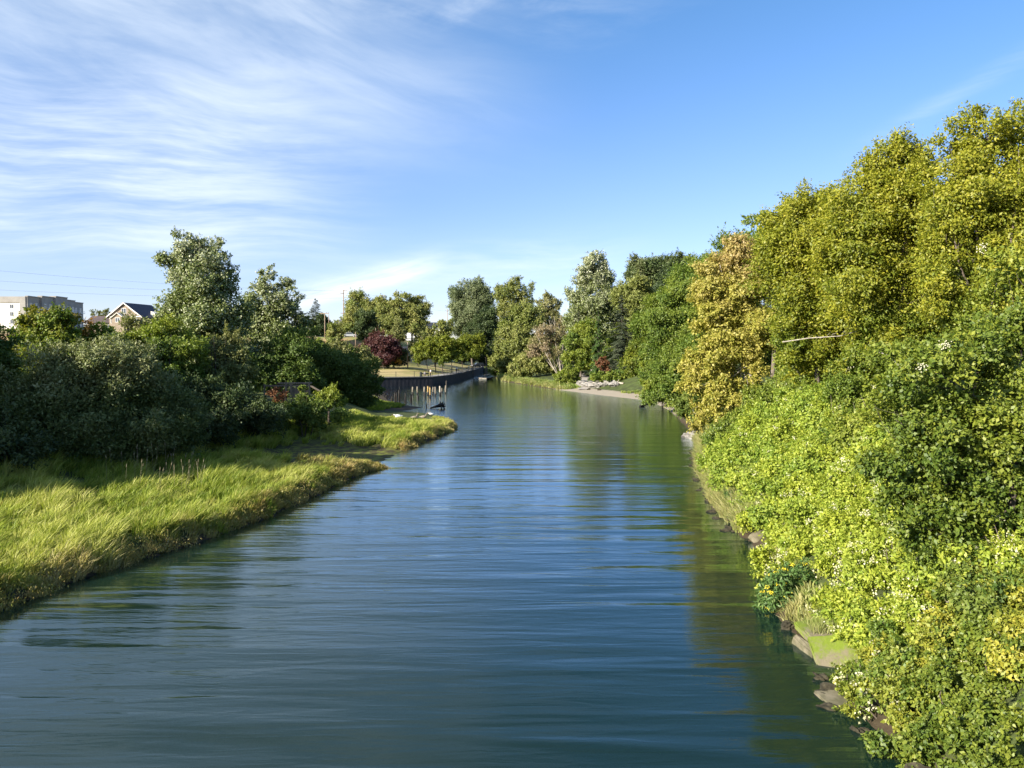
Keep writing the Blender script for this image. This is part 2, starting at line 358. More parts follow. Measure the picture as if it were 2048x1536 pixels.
def hgt(x, y):
    x = np.asarray(x, float); y = np.asarray(y, float)
    wig = 0.35 * wob(x * 0 + y, y, 1.0, 0.4) * sm(y, 170, 150) + 0.12 * np.sin(y * 7.1)* sm(y, 170, 150)
    L = xl(y) + wig; Rr = xr(y) + wig * 0.6
    s = L - x; r = x - Rr
    d = np.minimum(-s, -r)
    zr = -np.minimum(0.22 * np.maximum(d, 0) + 0.05 * np.maximum(d, 0) ** 1.5, 2.5)
    zr = np.where(-r < 2.6, -np.minimum(0.16 * np.maximum(-r, 0), 2.5), zr)
    # left bank
    W = marsh_w(y)
    mf = mud_flat(x, y)
    marsh = 0.05 + 0.42 * sm(s, 0.0, 0.7) + 0.018 * np.maximum(s, 0) + 0.06 * wob(x, y, 1.4, 0.2)
    marsh = marsh * (1 - mf) + mf * (0.04 + 0.012 * np.maximum(s, 0))
    marsh = np.where((y > 96) & (y < 150), np.minimum(marsh, 0.07 * np.maximum(s, 0) + 0.02), marsh)
    up = np.maximum(s - W, 0)
    marsh = marsh + np.minimum(0.30 * up, 2.2) + np.minimum(0.02 * up, 3.0)
    wall = np.where(s < np.where(y < 183.5, 3.4, 1.7), -1.2, 1.8) + 0.012 * np.maximum(s - 2.5, 0)
    wk = sm(y, 164, 168)
    zl = marsh * (1 - wk) + wall * wk
    y0 = 205 + np.clip((x + 30) * -0.10, -8, 60)
    fieldrise = sm(y, 184, 214) * 1.6 * sm(s, 1.5, 14)
    hill = sm(y, y0 + 8, y0 + 27) * 8.2 * sm(s, 12, 30) + sm(y, 240, 320) * 3 * sm(s, 30, 60)
    zl = zl + (fieldrise + hill) * wk + sm(-x, 40, 110) * 4.0 * (1 - wk) * sm(s, 10, 30)
    # right bank
    near = np.minimum(0.12 + 0.78 * np.maximum(r, 0), 4.9) + 0.02 * np.maximum(r - 6, 0)
    near = near * 0.35 * sm(r, 0, 0.6) + near * 0.65
    pit = np.exp(-((y - 19.2) / 2.4) ** 4) * sm(r, 2.3, 1.3)
    near = near * (1 - 0.93 * pit) - 0.08 * pit
    beach = 0.02 + 0.075 * np.maximum(r, 0) + np.minimum(np.maximum(r - 6.5, 0) * 0.28, 4.0)
    far = 0.15 + 0.45 * sm(r, 0, 1.2) + np.minimum(np.maximum(r - 3.0, 0) * 0.12, 4.0)
    b = sm(y, 84, 98); c = sm(y, 158, 172)
    zb = near * (1 - b) + beach * b * (1 - c) + far * c
    z = np.where(s > 0, zl, np.where(r > 0, zb, zr))
    close = sm(y, 300, 318) * sm(np.abs(x + 5), 16, 8)
    z = z * (1 - close) + 2.4 * close
    return z + 0.05 * wob(x, y, 0.8, 3.0) * (np.abs(z) > 0.3)
def h1(x, y): return float(hgt(np.array([x]), np.array([y]))[0])

def axis(segs):
    a = []
    for x0, x1, d in segs: a += list(np.arange(x0, x1, d))
    a.append(segs[-1][1]); return np.array(a)
gx = axis([(-3000, -600, 200), (-600, -120, 12), (-120, -40, 2.0), (-40, -24, 0.7), (-24, 24, 0.3), (24, 60, 1.2), (60, 200, 6), (200, 600, 25), (600, 3000, 200)])
gy = axis([(-60, 8, 3), (8, 70, 0.3), (70, 120, 0.5), (120, 240, 0.9), (240, 330, 1.8), (330, 700, 15), (700, 5000, 200)])
X, Y = np.meshgrid(gx, gy); Z = hgt(X, Y)
nx, ny = len(gx), len(gy)
me = bpy.data.meshes.new('ground')
me.vertices.add(nx * ny); me.vertices.foreach_set('co', np.stack([X, Y, Z], -1).reshape(-1).astype(np.float32))
i0 = (np.arange(ny - 1)[:, None] * nx + np.arange(nx - 1)[None, :]).reshape(-1)
q = np.stack([i0, i0 + 1, i0 + nx + 1, i0 + nx], -1)
me.loops.add(q.size); me.loops.foreach_set('vertex_index', q.reshape(-1).astype(np.int32))
me.polygons.add(len(q)); me.polygons.foreach_set('loop_start', (np.arange(len(q)) * 4).astype(np.int32))
me.polygons.foreach_set('use_smooth', np.ones(len(q), bool)); me.update(calc_edges=True)
def vattr(me, name, arr):
    a = me.attributes.new(name, 'FLOAT', 'POINT'); a.data.foreach_set('value', np.asarray(arr, np.float32).reshape(-1))
sL = xl(Y) - X; rR = X - xr(Y)
vattr(me, 'dry', sm(Y, 168, 172) * sm(sL, 0.5, 1.5) * sm(Y, 330, 300))
vattr(me, 'hillside', sm(Y, 203, 212) * sm(sL, 10, 22))
vattr(me, 'gravel', sm(Y, 92, 100) * sm(Y, 166, 158) * sm(rR, -1.0, 0.2) * sm(rR + 0.6 * wob(X, Y, 0.5), 6.2, 4.6))
vattr(me, 'algae', mud_flat(X, Y) * sm(sL, -0.5, 0.3) + sm(Y, 94, 98) * sm(Y, 104, 99) * sm(sL, -1, 0) * 0.5)
m, t, out = mat_base('ground_soil')
p = pos(t); sp = t.node('ShaderNodeSeparateXYZ'); t.l.new(p, sp.inputs[0])
at = lambda n: t.node('ShaderNodeAttribute', attribute_name=n).outputs['Fac']
nA = t.noise(p, 0.9, 6); nB = t.noise(p, 6.0, 6, 0.7); nC = t.noise(p, 0.12, 4)
mud = t.mix(nB, (0.030, 0.022, 0.013), (0.085, 0.064, 0.038))
soil = t.mix(t.smooth(nA, 0.35, 0.65), (0.045, 0.055, 0.020), (0.075, 0.10, 0.028))
col = t.mix(t.smooth(sp.outputs[2], 0.12, 0.5), mud, soil)
dry = t.mix(t.smooth(nC, 0.40, 0.62), (0.46, 0.37, 0.18), (0.30, 0.30, 0.10))
dry = t.mix(t.math('MULTIPLY', nB, 0.55), dry, (0.30, 0.23, 0.10))
col = t.mix(at('dry'), col, dry)
hs = t.mix(t.smooth(nC, 0.44, 0.58), (0.30, 0.19, 0.11), (0.16, 0.22, 0.04))
hs = t.mix(t.math('MULTIPLY', nA, 0.5), hs, (0.20, 0.17, 0.08))
col = t.mix(at('hillside'), col, hs)
gr = t.mix(t.noise(p, 9.0, 8, 0.75), (0.22, 0.185, 0.14), (0.44, 0.38, 0.30))
col = t.mix(at('gravel'), col, gr)
alg = t.mix(t.smooth(t.noise(p, 1.6, 7, 0.7), 0.42, 0.6), (0.055, 0.045, 0.025), (0.16, 0.18, 0.03))
col = t.mix(at('algae'), col, alg)
bs = t.node('ShaderNodeBsdfPrincipled'); t.l.new(col, bs.inputs['Base Color'])
bs.inputs['Roughness'].default_value = 0.9; bs.inputs['Specular IOR Level'].default_value = 0.2
bp = t.node('ShaderNodeBump'); bp.inputs['Strength'].default_value = 0.7; bp.inputs['Distance'].default_value = 0.08
t.l.new(nB, bp.inputs['Height']); t.l.new(bp.outputs[0], bs.inputs['Normal']); t.l.new(bs.outputs[0], out.inputs[0])
tag(link('ground', me, m), kind='structure')

# ------------------------------------------------------------------ water
m, t, out = mat_base('creek_water')
p = pos(t); sp = t.node('ShaderNodeSeparateXYZ'); t.l.new(p, sp.inputs[0])
xs, ys = sp.outputs[0], sp.outputs[1]
def wavetex(ax, ay, seed, detail, rough, dist=0.0):
    return t.noise(t.comb(t.math('MULTIPLY', xs, ax), t.math('MULTIPLY', ys, ay), seed), 1.0, detail, rough, dist)
swell = wavetex(0.085, 0.62, 1.0, 2.0, 0.45, 0.5)
rip = wavetex(0.45, 2.7, 5.0, 3.0, 0.5, 0.6)
fine = wavetex(2.4, 8.5, 9.0, 4.0, 0.62)
patch = t.smooth(t.noise(t.comb(t.math('MULTIPLY', xs, 0.06), t.math('MULTIPLY', ys, 0.05), 3.0), 1.0, 3.0), 0.36, 0.66)
amp = t.math('ADD', 0.35, t.math('MULTIPLY', patch, 0.8))
dist_amp = t.math('SUBTRACT', 1.0, t.math('MULTIPLY', t.smooth(ys, 45.0, 110.0), 0.22))
hsum = t.math('ADD', t.math('MULTIPLY', swell, 0.085), t.math('MULTIPLY', rip, t.math('MULTIPLY', amp, 0.021)))
hsum = t.math('ADD', t.math('MULTIPLY', hsum, dist_amp), t.math('MULTIPLY', fine, t.math('ADD', t.math('MULTIPLY', amp, 0.0032), t.math('MULTIPLY', t.smooth(ys, 38.0, 95.0), 0.013))))
bp = t.node('ShaderNodeBump'); bp.inputs['Strength'].default_value = 1.0; bp.inputs['Distance'].default_value = 1.0
t.l.new(hsum, bp.inputs['Height'])
fr = t.node('ShaderNodeFresnel'); fr.inputs['IOR'].default_value = 1.38; t.l.new(bp.outputs[0], fr.inputs['Normal'])
gl = t.node('ShaderNodeBsdfGlossy'); gl.inputs['Roughness'].default_value = 0.06; t.l.new(bp.outputs[0], gl.inputs['Normal'])
gl.inputs['Color'].default_value = (0.86, 0.96, 0.98, 1)
df = t.node('ShaderNodeBsdfDiffuse'); t.set(df.inputs[0], t.mix(nC if False else t.noise(p, 0.08, 3), (0.009, 0.032, 0.024), (0.015, 0.043, 0.031)))
tp = t.node('ShaderNodeBsdfTransparent'); tp.inputs[0].default_value = (0.70, 0.66, 0.42, 1)
b1 = t.node('ShaderNodeMixShader'); b1.inputs[0].default_value = 0.5
t.l.new(df.outputs[0], b1.inputs[1]); t.l.new(tp.outputs[0], b1.inputs[2])
b2 = t.node('ShaderNodeMixShader'); t.l.new(t.math('SUBTRACT', t.math('MULTIPLY', fr.outputs[0], 1.6), 0.055, clamp=True), b2.inputs[0]); t.l.new(b1.outputs[0], b2.inputs[1]); t.l.new(gl.outputs[0], b2.inputs[2])
t.l.new(b2.outputs[0], out.inputs[0])
wm = MB().add([(-60, -60, 0), (60, -60, 0), (60, 330, 0), (-60, 330, 0)], [(0, 1, 2, 3)])
tag(wm.build('water', m), kind='structure')

# ------------------------------------------------------------------ foliage builders
def unit(a): return a / np.maximum(np.linalg.norm(a, axis=-1, keepdims=True), 1e-9)
def face_attr(me, name, arr):
    a = me.attributes.new(name, 'FLOAT', 'FACE'); a.data.foreach_set('value', np.asarray(arr, np.float32))
def leaf_mesh(name, Pn, A, N, S, rnd, tone, mat, parent=None, wid=0.3, fold=0.10):
    """each leaf a pointed folded blade"""
    n = len(Pn); S = S[:, None]
    B = unit(np.cross(N, A)); N2 = np.cross(A, B)
    mid = Pn + A * S * 0.45
    V = np.stack([Pn, mid + B * S * wid + N2 * S * fold, Pn + A * S, mid - B * S * wid + N2 * S * fold], 1)
    me = bpy.data.meshes.new(name)
    me.vertices.add(n * 4); me.vertices.foreach_set('co', V.reshape(-1).astype(np.float32))
    me.loops.add(n * 4); me.loops.foreach_set('vertex_index', np.arange(n * 4, dtype=np.int32))
    me.polygons.add(n); me.polygons.foreach_set('loop_start', (np.arange(n) * 4).astype(np.int32))
    me.update(calc_edges=True)
    face_attr(me, 'rnd', rnd); face_attr(me, 'tone', tone)
    return link(name, me, mat, parent)
def rdir(rg, n): return unit(rg.normal(size=(n, 3)))
def sinnoise(rg, D, f=3.0):
    o = np.zeros(len(D))
    for i in range(5):
        k = rg.normal(size=3) * f * (1 + 0.45 * i); o += np.sin(D @ k + rg.uniform(0, 6.28)) / (1 + 0.5 * i)
    return o / 2.2
def crown(lobes, leaf, seed, mat, parent, cover=3.2, spray=None, per=26, name='crown', up=0.35, droop=0.25, rough=0.30,
          tone=None, wid=0.3, fill=0.40, spread=0.20, flat=0.55, zmin=None, boughs=20, bsize=0.36, tips=7):
    """sprays of leaves spread through and over the lobes (x, y, z, rx, ry, rz), local to parent"""
    rg = np.random.default_rng(seed); L = np.array(lobes, float)
    area = 4 * math.pi * (((L[:, 3] * L[:, 4]) ** 1.6 + (L[:, 3] * L[:, 5]) ** 1.6 + (L[:, 4] * L[:, 5]) ** 1.6) / 3) ** (1 / 1.6)
    n = int(0.8 * cover * area.sum() / (wid * leaf ** 2)); ns = max(12, n // per)
    li = rg.choice(len(L), ns, p=area / area.sum())
    D = rdir(rg, ns)
    # boughs: each lobe breaks up into leaf masses with gaps between them
    nbl = np.maximum(6, (boughs * (L[:, 3:].mean(1) / L[:, 3:].mean()) ** 1.3)).astype(int)
    bl = np.repeat(np.arange(len(L)), nbl); nb_ = len(bl); BD = rdir(rg, nb_)
    amp = 1.0 + rough * sinnoise(rg, BD + bl[:, None] * 3.1, 2.4)
    brad = (fill + (1 - fill) * rg.random(nb_) ** 0.5) * amp
    BC = L[bl, :3] + BD * L[bl, 3:] * brad[:, None]
    BR = L[bl, 3:].mean(1) * bsize * rg.uniform(0.6, 1.4, nb_)
    bi = rg.choice(nb_, ns, p=BR ** 2 / (BR ** 2).sum()); li = bl[bi]
    LD = rdir(rg, ns); LD[:, 2] *= 0.75
    D = unit(BD[bi] * 0.75 + LD * 0.6)
    C = BC[bi] + LD * (BR[bi] * (0.35 + 0.65 * rg.random(ns) ** 0.5))[:, None]
    msz = L[li, 3:].mean(1)
    SL = (spray if spray else 0.48) * msz * rg.uniform(0.5, 1.5, ns) if not spray or spray < 1.0 else np.full(ns, spray)
    sd = unit(D * 0.9 + rg.normal(size=(ns, 3)) * 0.5 + np.array([0, 0, up]))
    k = rg.poisson(per, ns).clip(4); idx = np.repeat(np.arange(ns), k); N_ = len(idx)
    tt = rg.random(N_)
    off = rg.normal(size=(N_, 3)) * (SL[idx] * spread * (1.15 - 0.75 * tt))[:, None]; off[:, 2] *= flat + 0.25
    Pn = C[idx] + sd[idx] * ((tt - 0.45) * SL[idx])[:, None] + off
    Pn[:, 2] -= droop * 0.35 * SL[idx] * tt ** 2
    A = unit(sd[idx] * 0.5 + rg.normal(size=(N_, 3)) * 0.6 + np.array([0, 0, -droop]))
    Nn = unit(D[idx] * 0.85 + np.array([0, 0, 0.40]) + rg.normal(size=(N_, 3)) * 0.45)
    S = leaf * rg.uniform(0.5, 1.6, N_)
    rnd = np.clip(rg.random(N_) * 0.72 + rg.random(ns)[idx] * 0.28, 0, 1)
    zlo, zhi = (L[:, 2] - L[:, 5]).min(), (L[:, 2] + L[:, 5]).max()
    hz = (Pn[:, 2] - zlo) / (zhi - zlo)
    cl_ = np.clip(0.5 + 0.45 * rg.normal(size=nb_), 0, 1)[bi][idx]
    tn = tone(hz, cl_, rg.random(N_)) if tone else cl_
    if tips:                                     # long thin shoots standing out of the outline
        nt = int(tips * len(L)); ti = rg.choice(nb_, nt); TD = unit(BD[ti] + np.array([0, 0, 0.5]) + rg.normal(size=(nt, 3)) * .3)
        tl = L[bl[ti], 3:].mean(1) * rg.uniform(.3, .72, nt); kt = 30; ix = np.repeat(np.arange(nt), kt); u_ = rg.random(len(ix)) ** .8
        q0 = BC[ti] + BD[ti] * BR[ti][:, None] * .5
        Pt = q0[ix] + TD[ix] * (u_ * tl[ix])[:, None] + rg.normal(size=(len(ix), 3)) * (tl[ix] * .10 * (1.25 - u_))[:, None]
        Pn = np.concatenate([Pn, Pt]); A = np.concatenate([A, unit(TD[ix] * .4 + rg.normal(size=(len(ix), 3)) * .6)]); Nn = np.concatenate([Nn, unit(BD[ti][ix] + rg.normal(size=(len(ix), 3)) * .5)])
        S = np.concatenate([S, leaf * rg.uniform(.6, 1.2, len(ix))]); rnd = np.concatenate([rnd, rg.random(len(ix))]); tn = np.concatenate([tn, np.full(len(ix), tn.mean())])
    if zmin is not None:
        kp = Pn[:, 2] > zmin
        Pn, A, Nn, S, rnd, tn = Pn[kp], A[kp], Nn[kp], S[kp], rnd[kp], tn[kp]
    return leaf_mesh(name, Pn, A, Nn, S, rnd, np.clip(tn, 0, 1), mat, parent, wid)
def limb(mb, a, b, r0, r1, rg, n=6, bend=0.12, sides=6, sag=0.0):
    a = np.array(a, float); b = np.array(b, float); ln = np.linalg.norm(b - a); j = rg.normal(size=3) * ln * bend
    pts = [a + (b - a) * t_ + j * math.sin(math.pi * t_) + np.array([0, 0, sag * ln * math.sin(math.pi * t_)]) for t_ in np.linspace(0, 1, n)]
    mb.tube(pts, list(np.linspace(r0, r1, n)), sides); return pts
def trunk(lobes, r, seed, mat, parent, stems=1, twigs=3, lean=(0, 0)):
    """tapered trunk with limbs to each lobe and finer branches inside it"""
    rg = np.random.default_rng(seed + 77); mb = MB(); L = np.array(lobes, float)
    zb = L[:, 2].mean(); top = L[np.argmax(L[:, 2])]; zl_ = max(0.4, (L[:, 2] - L[:, 5]).min())
    cx, cy = L[:, 0].mean() * 0.5, L[:, 1].mean() * 0.5
    for s_ in range(stems):
        o = rg.normal(size=2) * r * 2.2 * (stems > 1)
        hub = np.array([cx + o[0] * 3, cy + o[1] * 3, max(zl_ * 0.9, 0.45 * zb)])
        limb(mb, (o[0], o[1], -0.6), hub, r * 1.25, r * 0.72, rg, 7, 0.03, 8)
        limb(mb, hub, top[:3] + np.array([o[0] * 4, o[1] * 4, top[5] * 0.4]), r * 0.7, r * 0.12, rg, 8, 0.05, 7)
        for q_ in L[s_::stems]:
            st_ = hub + (top[:3] - hub) * rg.uniform(0, 0.35)
            pts = limb(mb, st_, q_[:3], r * 0.42, r * 0.12, rg, 6, 0.08, 6)
            for k in range(twigs):
                d_ = rdir(rg, 1)[0]; d_[2] = abs(d_[2]) * 0.8
                limb(mb, pts[rg.integers(2, 6)], q_[:3] + d_ * q_[3:] * 0.85, r * 0.13, r * 0.03, rg, 5, 0.1, 5)
    return mb.build('trunk', mat, parent)
def px_lobes(base, Yd, L):
    """lobes given in photo pixels (cx, cy, rx, ry[, depth shift]) -> metres local to base"""
    o = []
    for q_ in L:
        dy = q_[4] if len(q_) > 4 else 0.0
        k = (Yd + dy) / F; p_ = P(q_[0], q_[1], Yd + dy) - base
        o.append((p_.x, p_.y, p_.z, q_[2] * k, max(q_[2], q_[3] * 0.7) * k * 0.9, q_[3] * k))
    return o
SEED = [100]
def tree(name, label, cat, bx, Yd, L, mat, leaf, bark=None, r=0.18, group=None, stems=1, twigs=3, **kw):
    SEED[0] += 7; X_ = (bx - 1024) / F * Yd
    if Yd > 108: kw['cover'] = kw.get('cover', 3.2) * 1.65; kw.setdefault('boughs', 24)
    base = Vector((X_, Yd, h1(X_, Yd))); root = empty(name, base, label, cat, group)
    lo = px_lobes(base, Yd, L)
    trunk(lo, r, SEED[0], bark or M_bark, root, stems, twigs)
    crown(lo, leaf, SEED[0], mat, root, **kw)
    return root
def conifer(name, label, bx, Yd, ytop, wpx, mat, leaf, seed, nb=150, droop=0.35, group=None, power=0.85, hang=0.0, low=0.06):
    X_ = (bx - 1024) / F * Yd; base = Vector((X_, Yd, h1(X_, Yd))); root = empty(name, base, label, 'conifer', group)
    H = P(bx, ytop, Yd).z - base.z; Rm = wpx * 0.5 * Yd / F; rg = np.random.default_rng(seed)
    mb = MB(); mb.tube([(0, 0, -0.5), (0, 0, H * 0.5), (0, 0, H * 0.99)], [H * 0.018, H * 0.011, 0.02], 7)
    Pn, A, Nn = [], [], []; tn = []
    for i in range(nb):
        f = low + (1 - low) * (i + rg.random()) / nb; z = f * H; ln = Rm * (1 - f) ** power * rg.uniform(0.72, 1.15) + 0.12 * Rm * (1 - f) + 0.1
        a = rg.uniform(0, 6.283); d = np.array([math.cos(a), math.sin(a), 0.0])
        tip = np.array([0, 0, z]) + d * ln + np.array([0, 0, (0.25 * f - droop) * ln])
        if i % 2 == 0: mb.tube([(0, 0, z), tuple(tip)], [H * 0.004, 0.01], 4)
        k = int(max(14, 15 * (ln / leaf) * (1.3 - 0.5 * f)))
        u = rg.random(k) ** 0.8
        side = np.cross(d, [0, 0, 1]); w_ = rg.normal(size=k) * 0.17 * ln * (1.15 - u)
        pts = np.array([0, 0, z]) + (tip - np.array([0, 0, z])) * u[:, None] + side * w_[:, None]
        pts[:, 2] -= np.abs(w_) * 0.4 + hang * rg.random(k) * ln * 0.5 + droop * 0.2 * ln * np.sin(u * 3.1)*0 
        Pn.append(pts); A.append(unit(d * 0.8 + side * np.sign(w_)[:, None] * 0.6 + rg.normal(size=(k, 3)) * 0.25 + np.array([0, 0, -droop - hang])))
        Nn.append(unit(np.array([0, 0, 1.0]) + d * 0.35 + rg.normal(size=(k, 3)) * 0.35)); tn.append(u)
    mb.build('trunk', M_barkdark, root)
    Pn = np.concatenate(Pn); A = np.concatenate(A); Nn = np.concatenate(Nn); tn = np.concatenate(tn)
    leaf_mesh('crown', Pn, A, Nn, leaf * rg.uniform(0.7, 1.3, len(Pn)), rg.random(len(Pn)), tn * 0.8, mat, root, 0.2)
    return root
def blades(name, pts, hts, wid, lean, rnd, tone, mat, parent=None, seed=0):
    rg = np.random.default_rng(seed); n = len(pts); a = rg.uniform(0, 6.283, n)
    U = np.stack([np.cos(a), np.sin(a), np.zeros(n)], -1) * wid[:, None]
    H = np.zeros((n, 3)); H[:, 2] = hts
    b0 = pts; m_ = pts + H * 0.58 + lean * (hts * 0.28)[:, None]; tp_ = pts + H * 0.96 + lean * (hts * 0.85)[:, None]
    V = np.stack([b0 - U, b0 + U, m_ + U * 0.8, m_ - U * 0.8, tp_], 1)
    me = bpy.data.meshes.new(name); me.vertices.add(n * 5); me.vertices.foreach_set('co', V.reshape(-1).astype(np.float32))
    li = (np.arange(n)[:, None] * 5 + np.array([0, 1, 2, 3, 3, 2, 4])[None, :]).reshape(-1)
    me.loops.add(n * 7); me.loops.foreach_set('vertex_index', li.astype(np.int32))
    me.polygons.add(n * 2); me.polygons.foreach_set('loop_start', (np.arange(n)[:, None] * 7 + np.array([0, 4])[None, :]).reshape(-1).astype(np.int32))
    me.update(calc_edges=True); face_attr(me, 'rnd', np.repeat(rnd, 2)); face_attr(me, 'tone', np.repeat(np.clip(tone, 0, 1), 2))
    return link(name, me, mat, parent)
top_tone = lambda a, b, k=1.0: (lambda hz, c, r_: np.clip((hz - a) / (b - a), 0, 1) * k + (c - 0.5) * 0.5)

# ------------------------------------------------------------------ seawall, promenade, railing
WL = [(-33.5, 173), (-29.5, 175.5), (-18, 182), (-16, 191), (-13.9, 212), (-12.7, 242), (-11.3, 281), (-10.8, 310)]
def offset(poly, d):
    o = []
    for i, p_ in enumerate(poly):
        a = Vector(poly[max(i - 1, 0)]); b = Vector(poly[min(i + 1, len(poly) - 1)]); t_ = (b - a).normalized()
        o.append((p_[0] - t_.y * d, p_[1] + t_.x * d))
    return o
def strip(mb, poly, d0, d1, z0, z1):
    a = offset(poly, d0); b = offset(poly, d1)
    for i in range(len(poly) - 1):
        vs = [(*a[i], z0), (*a[i + 1], z0), (*b[i + 1], z0), (*b[i], z0), (*a[i], z1), (*a[i + 1], z1), (*b[i + 1], z1), (*b[i], z1)]
        mb.add(vs, [(3, 2, 1, 0), (4, 5, 6, 7), (0, 1, 5, 4), (2, 3, 7, 6)] + ([(3, 0, 4, 7)] if i == 0 else []) + ([(1, 2, 6, 5)] if i == len(poly) - 2 else []))
wall = empty('seawall', (-18, 182, 0), 'long dark retaining wall along the far bank below the railing', 'wall')
mb = MB(); strip(mb, [(x + 18, y - 182) for x, y in WL], 0.0, 0.5, -1.6, 1.9)
for i in range(len(WL) - 1):                      # corrugated face: ribs of the sheet piling
    a = Vector(WL[i]); b = Vector(WL[i + 1]); n_ = int((b - a).length / 0.9); d_ = (b - a).normalized()
    for k in range(n_):
        c_ = Vector((a.lerp(b, (k + 0.5) / n_).x + 18, a.lerp(b, (k + 0.5) / n_).y - 182)) + Vector((d_.y, -d_.x)) * 0.008
        M_ = Matrix.Translation((c_.x, c_.y, 0)) @ Matrix.Rotation(math.atan2(d_.y, d_.x), 4, 'Z')
        mb.box(-0.2, -0.012, -1.6, 0.2, 0.012, 1.86, M_)
mb.build('wall_face', M_wallshade, wall)
mb = MB(); strip(mb, [(x + 18, y - 182) for x, y in WL], -0.14, 0.62, 1.9, 2.06); mb.build('wall_cap', M_cap, wall)
mb = MB(); strip(mb, WL[1:], 0.66, 3.4, 1.7, 2.0)
tag(mb.build('promenade', mat_plain('promenade_paving', (0.32, 0.30, 0.27), (0.42, 0.40, 0.36), 1.5, 0.95)), kind='structure')
rail = empty('railing', (-18, 182, 2.06), 'thin dark metal railing with a mesh of uprights on top of the far seawall', 'railing')
pw = [Vector((x + 18, y - 182, 0)) for x, y in offset(WL, 0.24)]
for z_, r_ in ((1.1, 0.035), (0.12, 0.022), (0.62, 0.016)):
    mb = MB(); mb.tube([p_ + Vector((0, 0, z_)) for p_ in pw], r_, 5); mb.build('rail', M_rail, rail)
mb = MB(); proto = None
mb.box(-0.05, -0.05, 0, 0.05, 0.05, 1.16); mb.box(-0.065, -0.065, 1.16, 0.065, 0.065, 1.2)
dists = []
for i in range(len(pw) - 1):
    n_ = max(2, int((pw[i + 1] - pw[i]).length / 3.6))
    dists += [pw[i].lerp(pw[i + 1], k / n_) for k in range(n_)]
mbb = MB()
for i in range(len(pw) - 1):
    n_ = int((pw[i + 1] - pw[i]).length / 0.3)
    for k in range(n_):
        p_ = pw[i].lerp(pw[i + 1], k / n_); mbb.box(p_.x - 0.007, p_.y - 0.007, 0.12, p_.x + 0.007, p_.y + 0.007, 1.1)
mbb.build('balusters', M_rail, rail)
proto = mb.build('post', M_rail, rail); proto.location = dists[0]
for p_ in dists[1:]:
    c_ = proto.copy(); COL.objects.link(c_); c_.parent = rail; c_.location = p_

# ------------------------------------------------------------------ buildings
def windows(root, place, w_, h_, frame=M_white, glass=M_glass, mull=True):
    """windows on a wall: place = list of (matrix at window centre, wall normal is -y)"""
    f = MB(); t_ = 0.09
    f.box(-w_ / 2, -0.06, -h_ / 2, -w_ / 2 + t_, 0.04, h_ / 2); f.box(w_ / 2 - t_, -0.06, -h_ / 2, w_ / 2, 0.04, h_ / 2)
    f.box(-w_ / 2 + t_, -0.06, h_ / 2 - t_, w_ / 2 - t_, 0.04, h_ / 2); f.box(-w_ / 2 + t_, -0.06, -h_ / 2, w_ / 2 - t_, 0.04, -h_ / 2 + t_)
    if mull: f.box(-0.04, -0.055, -h_ / 2 + t_, 0.04, 0.03, h_ / 2 - t_)
    g = MB(); g.box(-w_ / 2 + t_, -0.03, -h_ / 2 + t_, w_ / 2 - t_, 0.02, h_ / 2 - t_)
    fo = f.build('window', frame, root); go = g.build('pane', glass, fo); fo.matrix_local = place[0]
    for M_ in place[1:]:
        c_ = copy_tree(fo, root); c_.matrix_local = M_
TR = Matrix.Translation
def RZ(d): return Matrix.Rotation(R(d), 4, 'Z')
# apartment block: south-west face to the camera (lit), long side running away
c0 = P(51, 640, 310); c0.z = 12.0
apt = empty('apartment_building', (c0.x, c0.y, 12.0), 'four storey flat roofed apartment building, cream and taupe, at the left edge', 'building', rz=0)
z_top = P(51, 593, 310).z - 12.0
fh = 2.95
mb = MB(); mb.box(-40, 0, -2, -0.0, 39, z_top - 2.2); mb.build('wall', M_cream, apt)
mb = MB(); mb.box(-40.3, -0.35, z_top - 2.2, -8, -0.0 + 39.2, z_top); mb.box(-8, -0.35, z_top - 2.2, 0.3, 8, z_top)
mb.box(-1.9, -0.32, -2, 0.28, -0.003, z_top - 2.2); mb.build('parapet', M_taupe, apt)
stp = [(0.0, 8.2, 0.0, 0.9), (8.2, 16.4, 0.55, 1.7), (16.4, 25.0, 1.0, 2.5), (25.0, 32.0, 0.2, 1.9), (32.0, 39.6, -0.3, 1.2)]
for a_, b_, dz, dx in stp:
    mb = MB(); mb.box(0.004, a_ + 0.01, -2, dx, b_ - 0.01, z_top + dz); mb.box(-0.0, a_ - 0.05, z_top + dz, dx + 0.25, b_ + 0.05, z_top + dz + 0.35)
    mb.build('wing', M_taupe, apt)
pl = [TR((-5.2, 0, z_top - 3.8 - fh * k)) for k in range(4)] + [TR((-11.5, 0, z_top - 3.8 - fh * k)) for k in range(4)] + [TR((-17, 0, z_top - 3.8 - fh * k)) for k in range(4)]
windows(apt, pl, 1.5, 1.7)
pl = [TR((dx, (a_ + b_) / 2 + o, z_top - 3.4 - fh * k + dz * 0.3)) @ RZ(90) for a_, b_, dz, dx in stp for k in range(3) for o in (-1.9, 1.7)]
windows(apt, pl, 1.5, 2.0)
